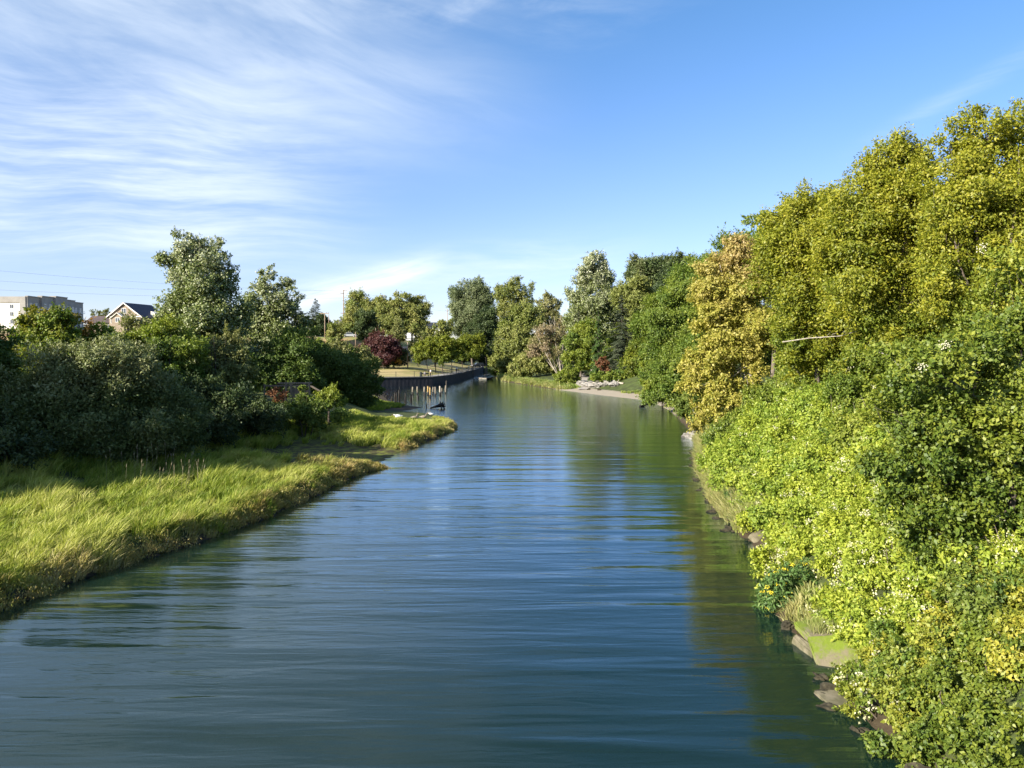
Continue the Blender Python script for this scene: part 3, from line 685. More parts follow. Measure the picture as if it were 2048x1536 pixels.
for a_, b_, dz, dx in stp:
    for k in range(3):
        zc = z_top - 4.6 - fh * k + dz * 0.3
        mb = MB(); mb.box(dx + 0.01, a_ + 1.2, zc - 0.16, dx + 1.5, b_ - 1.2, zc)
        mb.build('balcony_floor', M_white, apt)
        mb = MB(); n_ = 14
        mb.box(dx + 1.42, a_ + 1.25, zc + 0.9, dx + 1.47, b_ - 1.25, zc + 0.96)
        for i in range(n_ + 1):
            yy = a_ + 1.25 + (b_ - a_ - 2.5) * i / n_; mb.box(dx + 1.43, yy - 0.02, zc, dx + 1.46, yy + 0.02, zc + 0.9)
        mb.build('balcony_rail', M_white, apt)
# gabled house
hb = P(250, 660, 250); hb.z = 11.0
hs_ = empty('gabled_house', hb, 'brown shingled house with a dark blue roof, gable and white trimmed window behind the trees', 'house', rz=R(-10))
k = 250 / F; hw = 5.4; ze = P(250, 632, 250).z - 11.0; zr_ = P(250, 607, 250).z - 11.0
mb = MB(); mb.prism([(-hw, -1), (hw, -1), (hw, ze), (0, zr_ - 0.25), (-hw, ze)], 'y', 0, 13); mb.build('wall', M_shing, hs_)
def gable_roof(root, hw, ze, zr, y0, y1, ov, mat, name='roof', th=0.28):
    s_ = (zr - ze) / hw; mb = MB()
    for sg in (-1, 1):
        pts = [(0, zr), (sg * (hw + ov), ze - s_ * ov), (sg * (hw + ov), ze - s_ * ov + th), (0, zr + th)]
        mb.prism(pts if sg > 0 else pts[::-1], 'y', y0, y1)
    return mb.build(name, mat, root)
gable_roof(hs_, hw, ze, zr_, -0.5, 13.6, 0.9, M_roof)
mb = MB(); s_ = (zr_ - ze) / hw
for sg in (-1, 1):
    mb.prism([(0, zr_ - 0.05), (sg * (hw + .95), ze - s_ * .95 - 0.05), (sg * (hw + .95), ze - s_ * .95 + 0.34), (0, zr_ + 0.34)][::sg], 'y', -0.62, -0.503)
mb.build('barge_board', M_cream, hs_)
mb = MB(); mb.box(-hw + .01, -0.12, ze - 0.35, hw - .01, -0.003, ze - 0.08); mb.build('band', M_white, hs_)
windows(hs_, [TR((-0.3, -0.003, ze + 1.6)), TR((-4.0, -0.003, ze - 1.4)), TR((3.4, -0.003, ze - 1.5))], 1.7, 1.7)
ph = empty('porch', (0, 0, 0)); ph.parent = hs_
bpy.data.objects.remove(ph)
mb = MB(); mb.prism([(-3.0, -1), (1.2, -1), (1.2, ze - 0.7), (-0.9, ze + 0.75), (-3.0, ze - 0.7)], 'y', -2.2, -0.13); mb.build('porch', M_shing, hs_)
mb = MB(); s2_ = 1.45 / 2.1
for sg in (-1, 1):
    mb.prism([(-0.9, ze + 0.78), (-0.9 + sg * 2.6, ze + 0.78 - 2.6 * s2_), (-0.9 + sg * 2.6, ze + 0.98 - 2.6 * s2_), (-0.9, ze + 0.98)][::sg], 'y', -2.6, -0.14)
mb.build('porch_roof', M_cream, hs_)
windows(hs_, [TR((-0.9, -2.203, ze - 1.3))], 1.6, 1.4)
mb = MB(); mb.prism([(5.2, ze - 0.2), (5.2, ze + 1.7), (6.6, ze + 1.2), (6.6, ze - 0.2)], 'y', 5.5, 10.0); mb.build('dormer', M_cream, hs_)
# low brown roofed house between the two
lb = P(205, 660, 285); lb.z = 12
lh = empty('low_house', lb, 'low house with a brown pitched roof between the apartment building and the gabled house', 'house')
ze2 = P(205, 645, 285).z - 12; zr2 = P(205, 632, 285).z - 12
mb = MB(); mb.box(-5.5, 0, -1, 6.5, 9, ze2); mb.build('wall', M_shing, lh)
mb = MB(); mb.prism([(-0.6, ze2 - .2), (4.5, zr2), (9.6, ze2 - .2), (9.6, ze2 + .02), (4.5, zr2 + .25), (-0.6, ze2 + .02)], 'x', -6, 7); mb.build('roof', M_roofb, lh)
windows(lh, [TR((-2.5, 0, ze2 - 1.2)), TR((2.8, 0, ze2 - 1.2))], 1.6, 1.3)
# teal roofed shelter
tb = P(652, 676, 262); tz = h1(tb.x, 262); tb.z = tz
th_ = empty('teal_roofed_building', tb, 'small white building with a sloping teal metal roof beside the utility poles', 'building', rz=R(18))
zz = lambda py, Yd: P(0, py, Yd).z
e1 = zz(659, 262) - tz; r1 = zz(646, 262) - tz
mb = MB(); mb.prism([(-2.8, -1), (4.2, -1), (4.2, e1 + 0.9), (1.6, r1 - .2), (-2.8, e1 - .4)], 'y', 0, 8); mb.build('wall', M_white, th_)
mb = MB(); mb.prism([(-4.0, e1 - 1.2), (1.6, r1), (1.6, r1 + .25), (-4.0, e1 - .95)], 'y', -1.0, 8.6); mb.prism([(1.6, r1), (4.9, e1 + .4), (4.9, e1 + .65), (1.6, r1 + .25)], 'y', -1.0, 8.6); mb.build('roof', M_rooft, th_)
windows(th_, [TR((2.4, 0, e1 - 1.0)), TR((-1.0, 0, e1 - 1.4))], 1.4, 1.2)
mb = MB(); mb.box(0.35, -0.05, 0, 1.25, 0.03, 2.05); mb.build('door', M_card, th_)
# long pale low building at right of the park trees
wb = P(872, 664, 300); wz = 14.0; wb.z = wz
wh = empty('low_commercial_building', wb, 'long low pale building with a flat dark roof behind the park trees', 'building')
e1 = zz(652, 300) - wz; r1 = zz(645, 300) - wz
mb = MB(); mb.box(-12, 0, -1, 4.0, 12, e1); mb.build('wall', M_white, wh)
mb = MB(); mb.box(-12.6, -1.0, e1, 4.6, 12.5, r1); mb.build('roof', M_roof, wh)
mb = MB()
for x_ in (-9, -4.2, 0.4): mb.box(x_, 3, r1, x_ + 1.6, 5, r1 + 0.7)
mb.build('roof_vents', M_conc, wh)
windows(wh, [TR((x_, 0, e1 - 1.4)) for x_ in (-9.5, -6.5, -3.2, 0, 2.4)], 2.0, 1.4)
# white house behind the tall pole
vb = P(678, 668, 290); vb.z = 12.5
vh = empty('white_house', vb, 'white house with a grey hipped roof just left of the tall utility pole', 'house')
e1 = zz(652, 290) - 12.5; r1 = zz(637, 290) - 12.5
mb = MB(); mb.box(-3.0, 0, -1, 4.2, 8, e1); mb.build('wall', M_white, vh)
mb = MB(); mb.add([(-3.7, -.7, e1 - .1), (4.9, -.7, e1 - .1), (4.9, 8.7, e1 - .1), (-3.7, 8.7, e1 - .1), (-.2, 4, r1), (1.2, 4, r1)], [(0, 1, 5, 4), (1, 2, 5), (2, 3, 4, 5), (3, 0, 4), (3, 2, 1, 0)]); mb.build('roof', mat_plain('grey_roof', (0.10, 0.10, 0.11), (0.15, 0.15, 0.16), 2, 0.9), vh)
windows(vh, [TR((-1.4, 0, e1 - 1.2)), TR((2.2, 0, e1 - 1.2))], 1.3, 1.3)

# ------------------------------------------------------------------ poles and wires
def upole(px, Yd, pt, label, arm=None, arm_py=None, r=0.16, name='utility_pole', cat='pole', arms=()):
    X_ = (px - 1024) / F * Yd; zb = h1(X_, Yd); H = P(px, pt, Yd).z - zb
    root = empty(name, (X_, Yd, zb), label, cat)
    mb = MB(); mb.tube([(0, 0, -0.5), (0, 0, H * .5), (0, 0, H)], [r, r * .85, r * .65], 8); mb.build('shaft', M_pole, root)
    for py, hw_, off in arms:
        za = P(px, py, Yd).z - zb
        a = MB(); a.box(-hw_ + off, -r - 0.14, za - 0.09, hw_ + off, -r + 0.0, za + 0.09); ao = a.build('crossarm', M_pole, root)
        i_ = MB()
        for s_ in ((-0.92, -0.45, 0.45, 0.92) if hw_ > 0.9 else (-0.85, 0.85)): i_.lathe([(0.03, za + .09), (0.09, za + .12), (0.05, za + .22), (0.10, za + .25), (0.04, za + .34)], 8, TR((s_ * hw_ + off, -r - 0.07, 0)))
        i_.build('insulators', M_cap, ao)
    return root, H, zb
upole(688, 300, 580, 'tallest wooden utility pole, rising left of the first round park tree', arms=((581.5, .55, .7), (587, .45, -.55), (595, .5, .6), (627, 1.0, 0)), r=0.24)
upole(650.5, 232, 626, 'wooden utility pole with a wide crossarm in front of the teal roof', arms=((627, 1.25, 0),), r=0.15)
upole(658.5, 250, 629, 'plain thin wooden pole just right of the wide crossarm pole', r=0.12, name='wooden_pole')
upole(766.5, 330, 590, 'utility pole showing its top between the two round park trees', arms=((591.5, .6, .4), (598, .5, .5)), r=0.2)
upole(895.5, 330, 618, 'short utility pole beside the far cottonwood, above the low pale building', arms=((622, .5, -.3),), r=0.18)
upole(751.5, 228, 656, 'slim light grey post at the road edge above the purple tree', r=0.11, name='grey_post', cat='post')
upole(711.5, 226, 664, 'short pale post at the road edge under the dark park tree', r=0.13, name='pale_post', cat='post')
upole(815.5, 209, 684, 'pale wooden pole standing at the back of the dry field', r=0.17, name='wooden_pole')
def wire(a, b, sag, label, group=None, r=0.019):
    a = Vector(a); b = Vector(b); pts = [a.lerp(b, i / 24) - Vector((0, 0, sag * 4 * (i / 24) * (1 - i / 24))) for i in range(25)]
    mb = MB(); mb.tube([p_ - a for p_ in pts], r, 4); o = mb.build('power_line', M_wire); o.location = a; tag(o, label, 'cable', group)
wire(P(-260, 516, 190), P(690, 582, 300), 1.6, 'highest of the three power lines crossing the sky above the apartment building')
wire(P(-260, 543, 190), P(684, 588, 300), 1.4, 'middle of the three power lines crossing the sky above the apartment building')
wire(P(-260, 566, 190), P(690, 596, 300), 1.2, 'lowest of the three power lines, just above the apartment roof')
wire(P(690, 581, 300), P(768, 592, 330), 0.4, 'power line from the tallest pole to the pole between the park trees')
wire(P(768, 592, 330), P(895, 622, 330), 1.2, 'power line falling from the park trees to the short utility pole')

# ------------------------------------------------------------------ cars
def car(loc, rz, label, paint, kind='sedan', name='parked_car', cat='car'):
    root = empty(name, loc, label, cat, rz=rz)
    if kind == 'sedan': prof = [(-2.2, .35), (-2.25, .75), (-1.95, .95), (-1.45, .98), (-.95, 1.42), (.45, 1.45), (1.05, 1.0), (2.05, .85), (2.2, .6), (2.15, .35)]
    else: prof = [(-2.35, .42), (-2.4, 1.0), (-2.3, 1.1), (-2.1, 1.72), (.35, 1.76), (.95, 1.18), (2.15, 1.05), (2.35, .8), (2.3, .42)]
    b = bmesh.new()
    mb = MB(); mb.prism(prof, 'y', -.86, .86); o = mb.build('body', paint, root)
    bv = o.modifiers.new('bevel', 'BEVEL'); bv.width = 0.07; bv.segments = 3; bv.limit_method = 'ANGLE'
    b.free()
    for s_ in (-1, 1):
        g = MB()
        if kind == 'sedan': g.prism([(-1.25, 1.0), (-.85, 1.36), (.4, 1.38), (.85, 1.02)], 'y', s_ * .862, s_ * .875)
        else: g.prism([(-2.0, 1.18), (-1.85, 1.62), (.28, 1.66), (.72, 1.2)], 'y', s_ * .862, s_ * .875)
        g.build('side_window', M_glass, root)
    g = MB()
    if kind == 'sedan': g.add([(.5, -.74, 1.45), (1.03, -.78, 1.04), (1.03, .78, 1.04), (.5, .74, 1.45)], [(0, 1, 2, 3)]); g.v = [(x + .02, y, z + .012) for x, y, z in g.v]
    else: g.add([(.38, -.74, 1.74), (.93, -.78, 1.22), (.93, .78, 1.22), (.38, .74, 1.74)], [(0, 1, 2, 3)]); g.v = [(x + .025, y, z + .012) for x, y, z in g.v]
    g.build('windscreen', M_glass, root)
    for x_ in (-1.35, 1.35):
        for s_ in (-1, 1):
            wh_ = MB(); M_ = TR((x_, s_ * .8, .33)) @ Matrix.Rotation(math.pi / 2, 4, 'X')
            wh_.lathe([(.2, -.11), (.31, -.11), (.33, -.06), (.33, .06), (.31, .11), (.2, .11)], 16, M_); wo_ = wh_.build('wheel', M_tyre, root)
            r_ = MB(); r_.lathe([(.05, -.125), (.19, -.115), (.2, 0), (.19, .115), (.05, .125)], 12, M_); r_.build('rim', M_rim, wo_)
    fx = 2.17 if kind == 'sedan' else 2.33
    for s_ in (-1, 1):
        l_ = MB(); l_.box(fx - .06, s_ * .62 - .18, .66, fx + .02, s_ * .62 + .18, .82); l_.build('headlight', M_lamp, root)
        l_ = MB(); l_.box(-fx - .1, s_ * .68 - .13, .72, -fx + .02, s_ * .68 + .13, .9); l_.build('tail_light', M_tail, root)
    return root
cp = P(2, 736, 62); cz = h1(cp.x, 62)
car((cp.x - 0.9, 62, cp.z - 0.75), R(-70), 'white car showing only its rear end at the left edge of the photo', M_carw)
mb = MB(); mb.box(-9, -3, -0.5, 1.6, 4, 0.0); o = mb.build('parking_pad', mat_plain('asphalt', (0.16, 0.155, 0.15), (0.22, 0.21, 0.20), 3, 0.95)); o.location = (cp.x - 0.9, 62, cp.z - 0.76); tag(o, kind='structure')
def car_on(px, Yd, rz, label, paint, kind): x_ = (px - 1024) / F * Yd; return car((x_, Yd, (2.02 if Yd > 280 else h1(x_, Yd) + .02)), rz, label, paint, kind)
car_on(700, 240, R(8), 'silver car parked on the road under the first park tree', M_carg, 'sedan')
car_on(808, 247, R(180), 'dark car parked on the road behind the small sapling', M_card, 'suv')
car_on(955, 291, R(205), 'dark pickup sized vehicle parked at the far end of the promenade', M_card, 'suv')
# white blank sign
sp_ = P(964, 727.5, 300); sz = 2.0
sg_ = empty('sign', (sp_.x - .6, 300, sz), 'blank white rectangular sign beside the dark vehicle at the end of the promenade', 'sign')
mb = MB(); mb.box(-0.5, -.04, sp_.z - sz - .32, .5, 0, sp_.z - sz + .32); mb.build('sign_panel', M_white, sg_)
for s_ in (-.4, .4):
    mb = MB(); mb.tube([(s_, 0.05, -.3), (s_, 0.05, sp_.z - sz + .3)], .045, 6); mb.build('sign_post', M_rail, sg_)
b_ = P(940, 737, 228); bz = 2.0
o = MB(); o.lathe([(.26, 0), (.26, .95), (.3, .95), (.3, 1.1), (.2, 1.2), (.05, 1.24)], 14); o = o.build('bollard', mat_plain('cream_concrete', (.6, .56, .45), (.68, .64, .52), 3)); o.location = (-13.5, 250, 2.0); tag(o, 'thick cream bollard beside the railing near the dark vehicle', 'bollard')
o = empty('litter_bin', (-20.9, 183.2, 2.0), 'dark metal litter bin on the promenade left of the people', 'bin')
b2_ = MB(); b2_.lathe([(.24, 0), (.27, .1), (.29, .8), (.29, .86)], 14); b2_.build('drum', M_rail, o)
b2_ = MB(); b2_.lathe([(.31, .86), (.31, .9), (.22, 1.02), (.08, 1.06)], 14); b2_.build('lid', M_rail, o)

# ------------------------------------------------------------------ people on the promenade
def skin_mesh(name, verts, edges, radii, mat, parent, sub=2):
    me = bpy.data.meshes.new(name); me.from_pydata(verts, edges, []); o = link(name, me, mat, parent)
    md = o.modifiers.new('skin', 'SKIN'); md.use_smooth_shade = True
    for i, r_ in enumerate(radii):
        sv = me.skin_vertices[0].data[i]; sv.radius = (r_, r_) if not isinstance(r_, tuple) else r_
    me.skin_vertices[0].data[0].use_root = True
    o.modifiers.new('sub', 'SUBSURF').levels = sub; o.modifiers['sub'].render_levels = sub
    return o
def person(loc, rz, label, shirt, sit=False, stride=0.18):
    root = empty('person', loc, label, 'person', rz=rz)
    hz, kz = (.93, .50)
    if sit: lf = [((.10, -.05, .48), (.12, -.46, .50), (.12, -.48, .08), (.12, -.62, .04)), ((-.10, -.05, .48), (-.12, -.44, .50), (-.12, -.44, .08), (-.12, -.58, .04))]; dz = -.45
    else: lf = [((.10, 0, .90), (.11, -stride, .50), (.11, -stride * .7, .09), (.11, -stride * .7 - .16, .04)), ((-.10, 0, .90), (-.11, stride * .4, .50), (-.11, stride * 1.2, .09), (-.11, stride * 1.2 - .16, .04))]; dz = 0
    T = lambda x, y, z: (x, y, z + dz)
    v = [T(0, 0, .96), T(0, .01, 1.15), T(0, .02, 1.36), T(0, .01, 1.48), T(0, -.01, 1.58), T(0, -.02, 1.68), T(0, -.02, 1.755)]
    r_ = [.13, .125, (.15, .11), .06, .075, .098, .05]; e = [(i, i + 1) for i in range(6)]
    for s_, leg in zip((1, -1), lf):
        b = len(v); v += list(leg); r_ += [.088, .062, .042, .04]; e += [(0, b), (b, b + 1), (b + 1, b + 2), (b + 2, b + 3)]
        b = len(v); v += [T(s_ * .17, .02, 1.40), T(s_ * .22, .05 * s_, 1.14), T(s_ * .20, -.16, .95), T(s_ * .19, -.22, .88)]; r_ += [.055, .042, .034, .036]
        e += [(2, b), (b, b + 1), (b + 1, b + 2), (b + 2, b + 3)]
    skin_mesh('body', v, e, r_, M_skin, root)
    sv_ = [T(0, 0, .98), T(0, .01, 1.15), T(0, .02, 1.36), T(0, .015, 1.44)]; se = [(0, 1), (1, 2), (2, 3)]; sr = [.15, .145, (.17, .13), .075]
    for s_ in (1, -1):
        b = len(sv_); sv_ += [T(s_ * .175, .02, 1.40), T(s_ * .215, .045 * s_, 1.17)]; sr += [.07, .06]; se += [(2, b), (b, b + 1)]
    skin_mesh('shirt', sv_, se, sr, shirt, root)
    tv = [T(0, 0, .97), T(0, 0, .90)]; te = [(0, 1)]; tr_ = [.15, .14]
    for leg in lf:
        b = len(tv); tv += [leg[0], leg[1], leg[2]]; tr_ += [.108, .08, .062]; te += [(1, b), (b, b + 1), (b + 1, b + 2)]
    skin_mesh('trousers', tv, te, tr_, M_trous, root)
    hm = MB(); hm.blob(T(0, .012, 1.71), (.103, .112, .085), 3, .06, 2); hm.build('hair', M_hair, root)
    fm = MB(); fm.blob(T(0, -.125, 1.655), (.014, .022, .022), 5, .05, 1); fm.build('nose', M_skin, root)
    for s_ in (-.035, .035):
        fm = MB(); fm.blob(T(s_, -.108, 1.685), (.012, .01, .009), 5, .02, 1); fm.build('eye', M_trous, root)
    return root
person((-19.9, 182.55, 2.0), R(20), 'person in a pale top sitting beside the railing near the bend of the seawall', M_dshirt, sit=True)
bn = empty('bench', (-19.85, 182.75, 2.0), 'dark park bench on the promenade under the seated person', 'bench', rz=R(20))
mb = MB(); mb.box(-.9, -.42, .32, .9, .12, .37); mb.build('seat', M_rail, bn)
mb = MB(); mb.box(-.9, .13, .5, .9, .17, .85); mb.build('backrest', M_rail, bn)
for s_ in (-.75, .75):
    mb = MB(); mb.box(s_ - .04, -.38, 0, s_ + .04, -.32, .32); mb.box(s_ - .04, .12, 0, s_ + .04, .18, .5); mb.build('leg', M_rail, bn)
person((-18.7, 183.6, 2.0), R(-60), 'person in a white shirt and dark trousers standing left of the thin locust trunks', M_shirt)
person((-14.7, 213.0, 2.0), R(160), 'person in a white shirt walking along the middle of the promenade', M_shirt, stride=.24)

# ------------------------------------------------------------------ pilings, stump, logs, birds
def piling(px, pyb, pyt, wpx, mat, label, group=None, seed=0, tip=None, wet=True):
    b = G(px, pyb); Yd = b.y; H = P(px, pyt, Yd).z; r_ = wpx * .5 * Yd / F; rg = random.Random(seed)
    root = empty('piling', (b.x, b.y, 0), label, 'piling', group)
    lx, ly = rg.uniform(-.05, .05), rg.uniform(-.05, .05)
    mb = MB(); zs = [-1.5, -.3, H * .38, H * .42, H * .7, H]; rr = [1.0, 1.0, 1.0, 1.03, .95, .86]
    mb.tube([(lx * z_, ly * z_, z_) for z_ in zs], [r_ * q_ * rg.uniform(.93, 1.07) for q_ in rr], 9)
    if tip: mb.tube([(lx * H + r_ * .4, 0, H - .2), (lx * H + r_ * .4, 0, H + tip)], [r_ * .45, r_ * .2], 6)
    else: mb.tube([(lx * H - r_ * .3, 0, H - .1), (lx * H - r_ * .3, 0, H + r_ * rg.uniform(.2, 1.2))], [r_ * .5, r_ * .15], 6)
    mb.build('shaft', mat, root)
    if wet:
        mb = MB(); mb.tube([(0, 0, -.2), (lx * H * .3, 0, H * rg.uniform(.25, .4))], r_ * 1.12, 9); mb.build('waterline_growth', M_wet_or_shade, root)
    return root
M_pileg = mat_plain('orange_lichen_wood', (.30, .19, .06), (.42, .29, .12), 4, .9, .3)
M_pile = mat_plain('weathered_piling', (0.15, 0.125, 0.09), (0.30, 0.26, 0.20), 5, .9, .4, (1, 1, .4))
gp = 'pale sunlit pilings of the old pier'; lp = 'pale grey sunlit piling of the old pier standing in open water near the seawall'
for i, (px, pyb, pyt, w_) in enumerate([(825, 789, 774, 3.4), (835, 789, 773, 3), (865.5, 789, 774, 2.6), (871, 792, 774, 3.2), (884, 785, 777, 2.4)]):
    piling(px, pyb, pyt, w_, M_pile, lp, gp, i)
piling(849, 789, 774, 4.2, M_pile, 'thickest pale piling of the old pier, with a dark stub beside its foot', None, 11)
piling(856, 790, 773, 3.4, M_pileg, 'left of the two orange tinted pilings of the old pier', None, 12)
piling(860.5, 795, 775, 3.4, M_pileg, 'right and nearer of the two orange tinted pilings of the old pier', None, 13)
piling(880.5, 791, 772.5, 3.6, M_dead, 'piling of the old pier with a white bleached top', None, 14)
piling(891, 787, 771, 3.4, M_pile, 'tallest piling at the right end of the old pier, with a splintered spike on top', None, 15, tip=.9)
gd = 'dark wet stubs of the old pier, tree shade in their colour'; ld = 'shade coloured piling stub of the old pier close to the left bank'
for i, (px, pyb, pyt, w_) in enumerate([(769, 794, 786, 4), (773, 798, 791, 4), (785, 805, 793, 3.6), (790, 806, 785, 3.2), (793, 806, 785, 3), (811, 808, 786, 3.2), (822, 803, 789, 4.6), (836, 798, 791, 3.6), (849.5, 795, 784, 3), (783, 802, 799, 5)]):
    piling(px, pyb, pyt, w_, M_wet_or_shade, ld, gd, 30 + i, wet=False)  # tree shade over these stubs is put into their dark colour
piling(798.5, 806, 780, 4.0, M_wet_or_shade, 'tallest shade coloured piling stub of the old pier near the left bank', None, 50, wet=False, tip=.5)
piling(853, 816, 809, 2, M_wet_or_shade, 'tiny dark snag standing alone in the shallows left of the driftwood stump', None, 51, wet=False)
b = G(880, 817); st_ = empty('driftwood_stump', (b.x, b.y, 0), 'dark uprooted stump with curled roots lying in the shallows', 'stump')
k = b.y / F; mb = MB()
mb.tube([(-20 * k, 0, .05), (-8 * k, .1, 4 * k), (2 * k, 0, 7 * k), (7 * k, 0, 8 * k)], [1.0 * k, 2.6 * k, 4.4 * k, 3.6 * k], 10); mb.build('log', M_wet_or_shade, st_)
for pts in ([(0, 0, 8 * k), (1 * k, 0, 13 * k), (-1 * k, .1, 16 * k)], [(4 * k, 0, 8 * k), (5 * k, .1, 12 * k), (8 * k, 0, 14 * k)], [(6 * k, 0, 7 * k), (10 * k, 0, 9 * k), (9 * k, 0, 12 * k)], [(6 * k, 0, 5 * k), (11 * k, .1, 4 * k), (11 * k, 0, 7 * k)], [(5 * k, 0, 4 * k), (9 * k, -.1, 1 * k), (10 * k, 0, -1 * k)], [(2 * k, -.1, 5 * k), (3 * k, -.2, 1 * k), (4 * k, -.2, -1 * k)]):
    mb = MB(); mb.tube(pts, [1.7 * k, 1.3 * k, .5 * k], 7); mb.build('root', M_wet_or_shade, st_)
def log(a, b, r_, label, mat=M_dead, name='driftwood_log', stub=True, seed=0):
    a = Vector(a); b = Vector(b); rg = np.random.default_rng(seed); mb = MB(); n_ = 8
    pts = [(b - a) * (i / n_) + Vector(rg.normal(size=3) * r_ * .12) for i in range(n_ + 1)]
    mb.tube(pts, [r_ * (1 - .35 * i / n_) * rg.uniform(.92, 1.06) for i in range(n_ + 1)], 9)
    if stub: p_ = pts[3]; mb.tube([p_, p_ + Vector((r_ * 1.2, r_ * .5, r_ * 2.6))], [r_ * .35, r_ * .15], 6)
    o = mb.build(name, mat); o.location = a; return tag(o, label, 'log')
log(G(1280, 813.5) + Vector((0, 0, .05)), G(1296, 811.5) + Vector((0, 0, .22)), .16, 'dark floating log near the right shore beyond the beach', M_wet_or_shade, seed=2, stub=False)
def on_ground(px, py):
    """point where the photo's ray meets the terrain"""
    d_ = ray(px, py); t_ = 8.0
    while t_ < 500:
        q_ = Vector((0, 0, CAMZ)) + d_ * t_
        if q_.z <= max(0.0, h1(q_.x, q_.y)): return q_
        t_ += 0.25 + t_ * 0.002
    return q_
def gl_(px, py, up): q_ = on_ground(px, py); return Vector((q_.x, q_.y, max(0, h1(q_.x, q_.y)) + up))
log(gl_(1192, 763, .2), gl_(1217, 763.5, .2), .24, 'upper bleached driftwood log lying above the boulders on the beach', seed=3)
log(gl_(1228, 768.5, .2), gl_(1246, 769, .2), .26, 'short bleached driftwood log at the right end of the boulders', seed=4)
log(gl_(1170, 768, .2), gl_(1204, 768, .2), .2, 'long pale log lying behind the boulder row on the beach', seed=5, stub=False)
for i, (a, b_, r_) in enumerate([((967, 752, .15), (992, 748.5, .3), .16), ((958, 757, .1), (974, 757.5, .1), .14), ((975, 759, .15), (986, 757, .3), .3)]):
    log(gl_(*a), gl_(*b_), r_, ['grey plank like log slanting over the dark cove beyond the seawall', 'small log floating at the foot of the seawall in the dark cove', 'short thick dark log at the water in the shaded cove'][i], M_dead if i < 2 else M_wet_or_shade, seed=9 + i, stub=False)
def bird(px, py, up, label, mat, sz, rz, name='goose', neck=True):
    p_ = gl_(px, py, up); root = empty(name, p_, label, 'bird', rz=rz); s_ = sz
    v = [(0, .0, .17 * s_), (-.16 * s_, 0, .16 * s_), (-.33 * s_, 0, .2 * s_), (.15 * s_, 0, .2 * s_)] + ([(.22 * s_, 0, .34 * s_), (.24 * s_, 0, .47 * s_), (.33 * s_, 0, .47 * s_)] if neck else [(.24 * s_, 0, .27 * s_), (.29 * s_, 0, .28 * s_), (.35 * s_, 0, .27 * s_)])
    skin_mesh('body', v, [(0, 1), (1, 2), (0, 3), (3, 4), (4, 5), (5, 6)], [.13 * s_, .1 * s_, .03 * s_, .09 * s_, .04 * s_, .05 * s_, .02 * s_], mat, root)
    mb = MB(); mb.tube([(.33 * s_, 0, (.47 if neck else .27) * s_), (.41 * s_, 0, (.455 if neck else .26) * s_)], [.02 * s_, .006 * s_], 6); mb.build('bill', M_bill, root)
    for q_ in (-1, 1):
        mb = MB(); mb.tube([(0, q_ * .05 * s_, .1 * s_), (.01, q_ * .06 * s_, -.02)], .014 * s_, 5); mb.build('leg', M_bill, root)
bird(796.5, 838, .03, 'white gull standing at the left of the resting geese on the grassy spit', M_gull, 1.5, R(200), 'gull', False)
bird(829, 840.5, .03, 'leftmost brown goose resting on the bare patch of the grassy spit', M_goose, 1.25, R(20))
bird(839, 842, .03, 'middle brown goose resting low on the bare patch of the grassy spit', M_goose, 1.05, R(170), 'goose', False)
bird(847, 839, .03, 'rightmost brown goose on the bare patch of the grassy spit', M_goose, 1.3, R(0))
bird(861.5, 831.5, .0, 'small gull standing in the shallows behind the tip of the grassy spit', M_gull, .9, R(180), 'gull', False)

# ------------------------------------------------------------------ rocks and slabs
def rock(p_, r_, label, mat, group=None, seed=0, name='boulder', cat='boulder'):
    mb = MB(); rg = random.Random(seed)
    mb.blob((0, 0, 0), (r_ * rg.uniform(.9, 1.4), r_ * rg.uniform(.7, 1.0), r_ * rg.uniform(.5, .75)), seed, .42, 3, True)
    o = mb.build(name, mat); o.location = p_; o.rotation_euler = (0, 0, rg.uniform(-.5, .5)); return tag(o, label, cat, group)
rg0 = random.Random(4)
for i in range(13):
    px = 1160 + i * 5.6 + rg0.uniform(-2, 2); py = 772.5 + rg0.uniform(-3.5, 3.0)
    rock(gl_(px, py, .25), rg0.uniform(.55, 1.0), 'pale grey boulder in the row at the head of the gravel beach', M_rock, 'boulders at the head of the beach', 60 + i)
for i, (px, py) in enumerate([(1178, 780), (1198, 781), (1152, 776)]):
    rock(gl_(px, py, .1), .34, ['lone dark stone on the gravel beach below the boulder row', 'flat low stone on the gravel beach right of the lone dark stone', 'small stone at the left end of the gravel beach near the water'][i], M_darkrock, None, 90 + i, 'stone', 'stone')
rip = 'dark stone of the riprap at the foot of the right bank'
for i in range(150):
    yy = 12.5 + (i / 150) ** 1.15 * 50 + rg0.uniform(-.3, .3)
    if 30.3 < yy < 32.8 or 18.4 < yy < 20.2 or 22 < yy < 24: continue
    x_ = float(xr(yy)) + rg0.uniform(-.55, .55)
    rock((x_, yy, h1(x_, yy) + rg0.uniform(-.03, .06)), rg0.choice([.08, .1, .13, .16, .2, .26]), rip, M_darkrock, 'riprap stones along the right bank', 100 + i, 'stone', 'stone')
for i, (px, py, r_) in enumerate([(1381, 876, .55), (1390, 877, .6), (1398, 873, .5), (1403, 880, .45)]):
    rock(G(px, py) + Vector((0, 0, .12)), r_, 'grey boulder at the waterline under the golden maple', M_rock, 'boulders under the golden maple', 170 + i)
m_moss, t, out = mat_base('moss_topped_concrete')
p = objco(t); nz = t.node('ShaderNodeSeparateXYZ'); t.l.new(t.node('ShaderNodeTexCoord').outputs['Generated'], nz.inputs[0])
n1 = t.noise(p, 3.2, 7, .75); n2 = t.noise(p, 11, 7, .75)
cc = t.mix(n2, (.12, .10, .065), (.25, .21, .14)); mo = t.mix(n2, (.09, .14, .008), (.19, .24, .02))
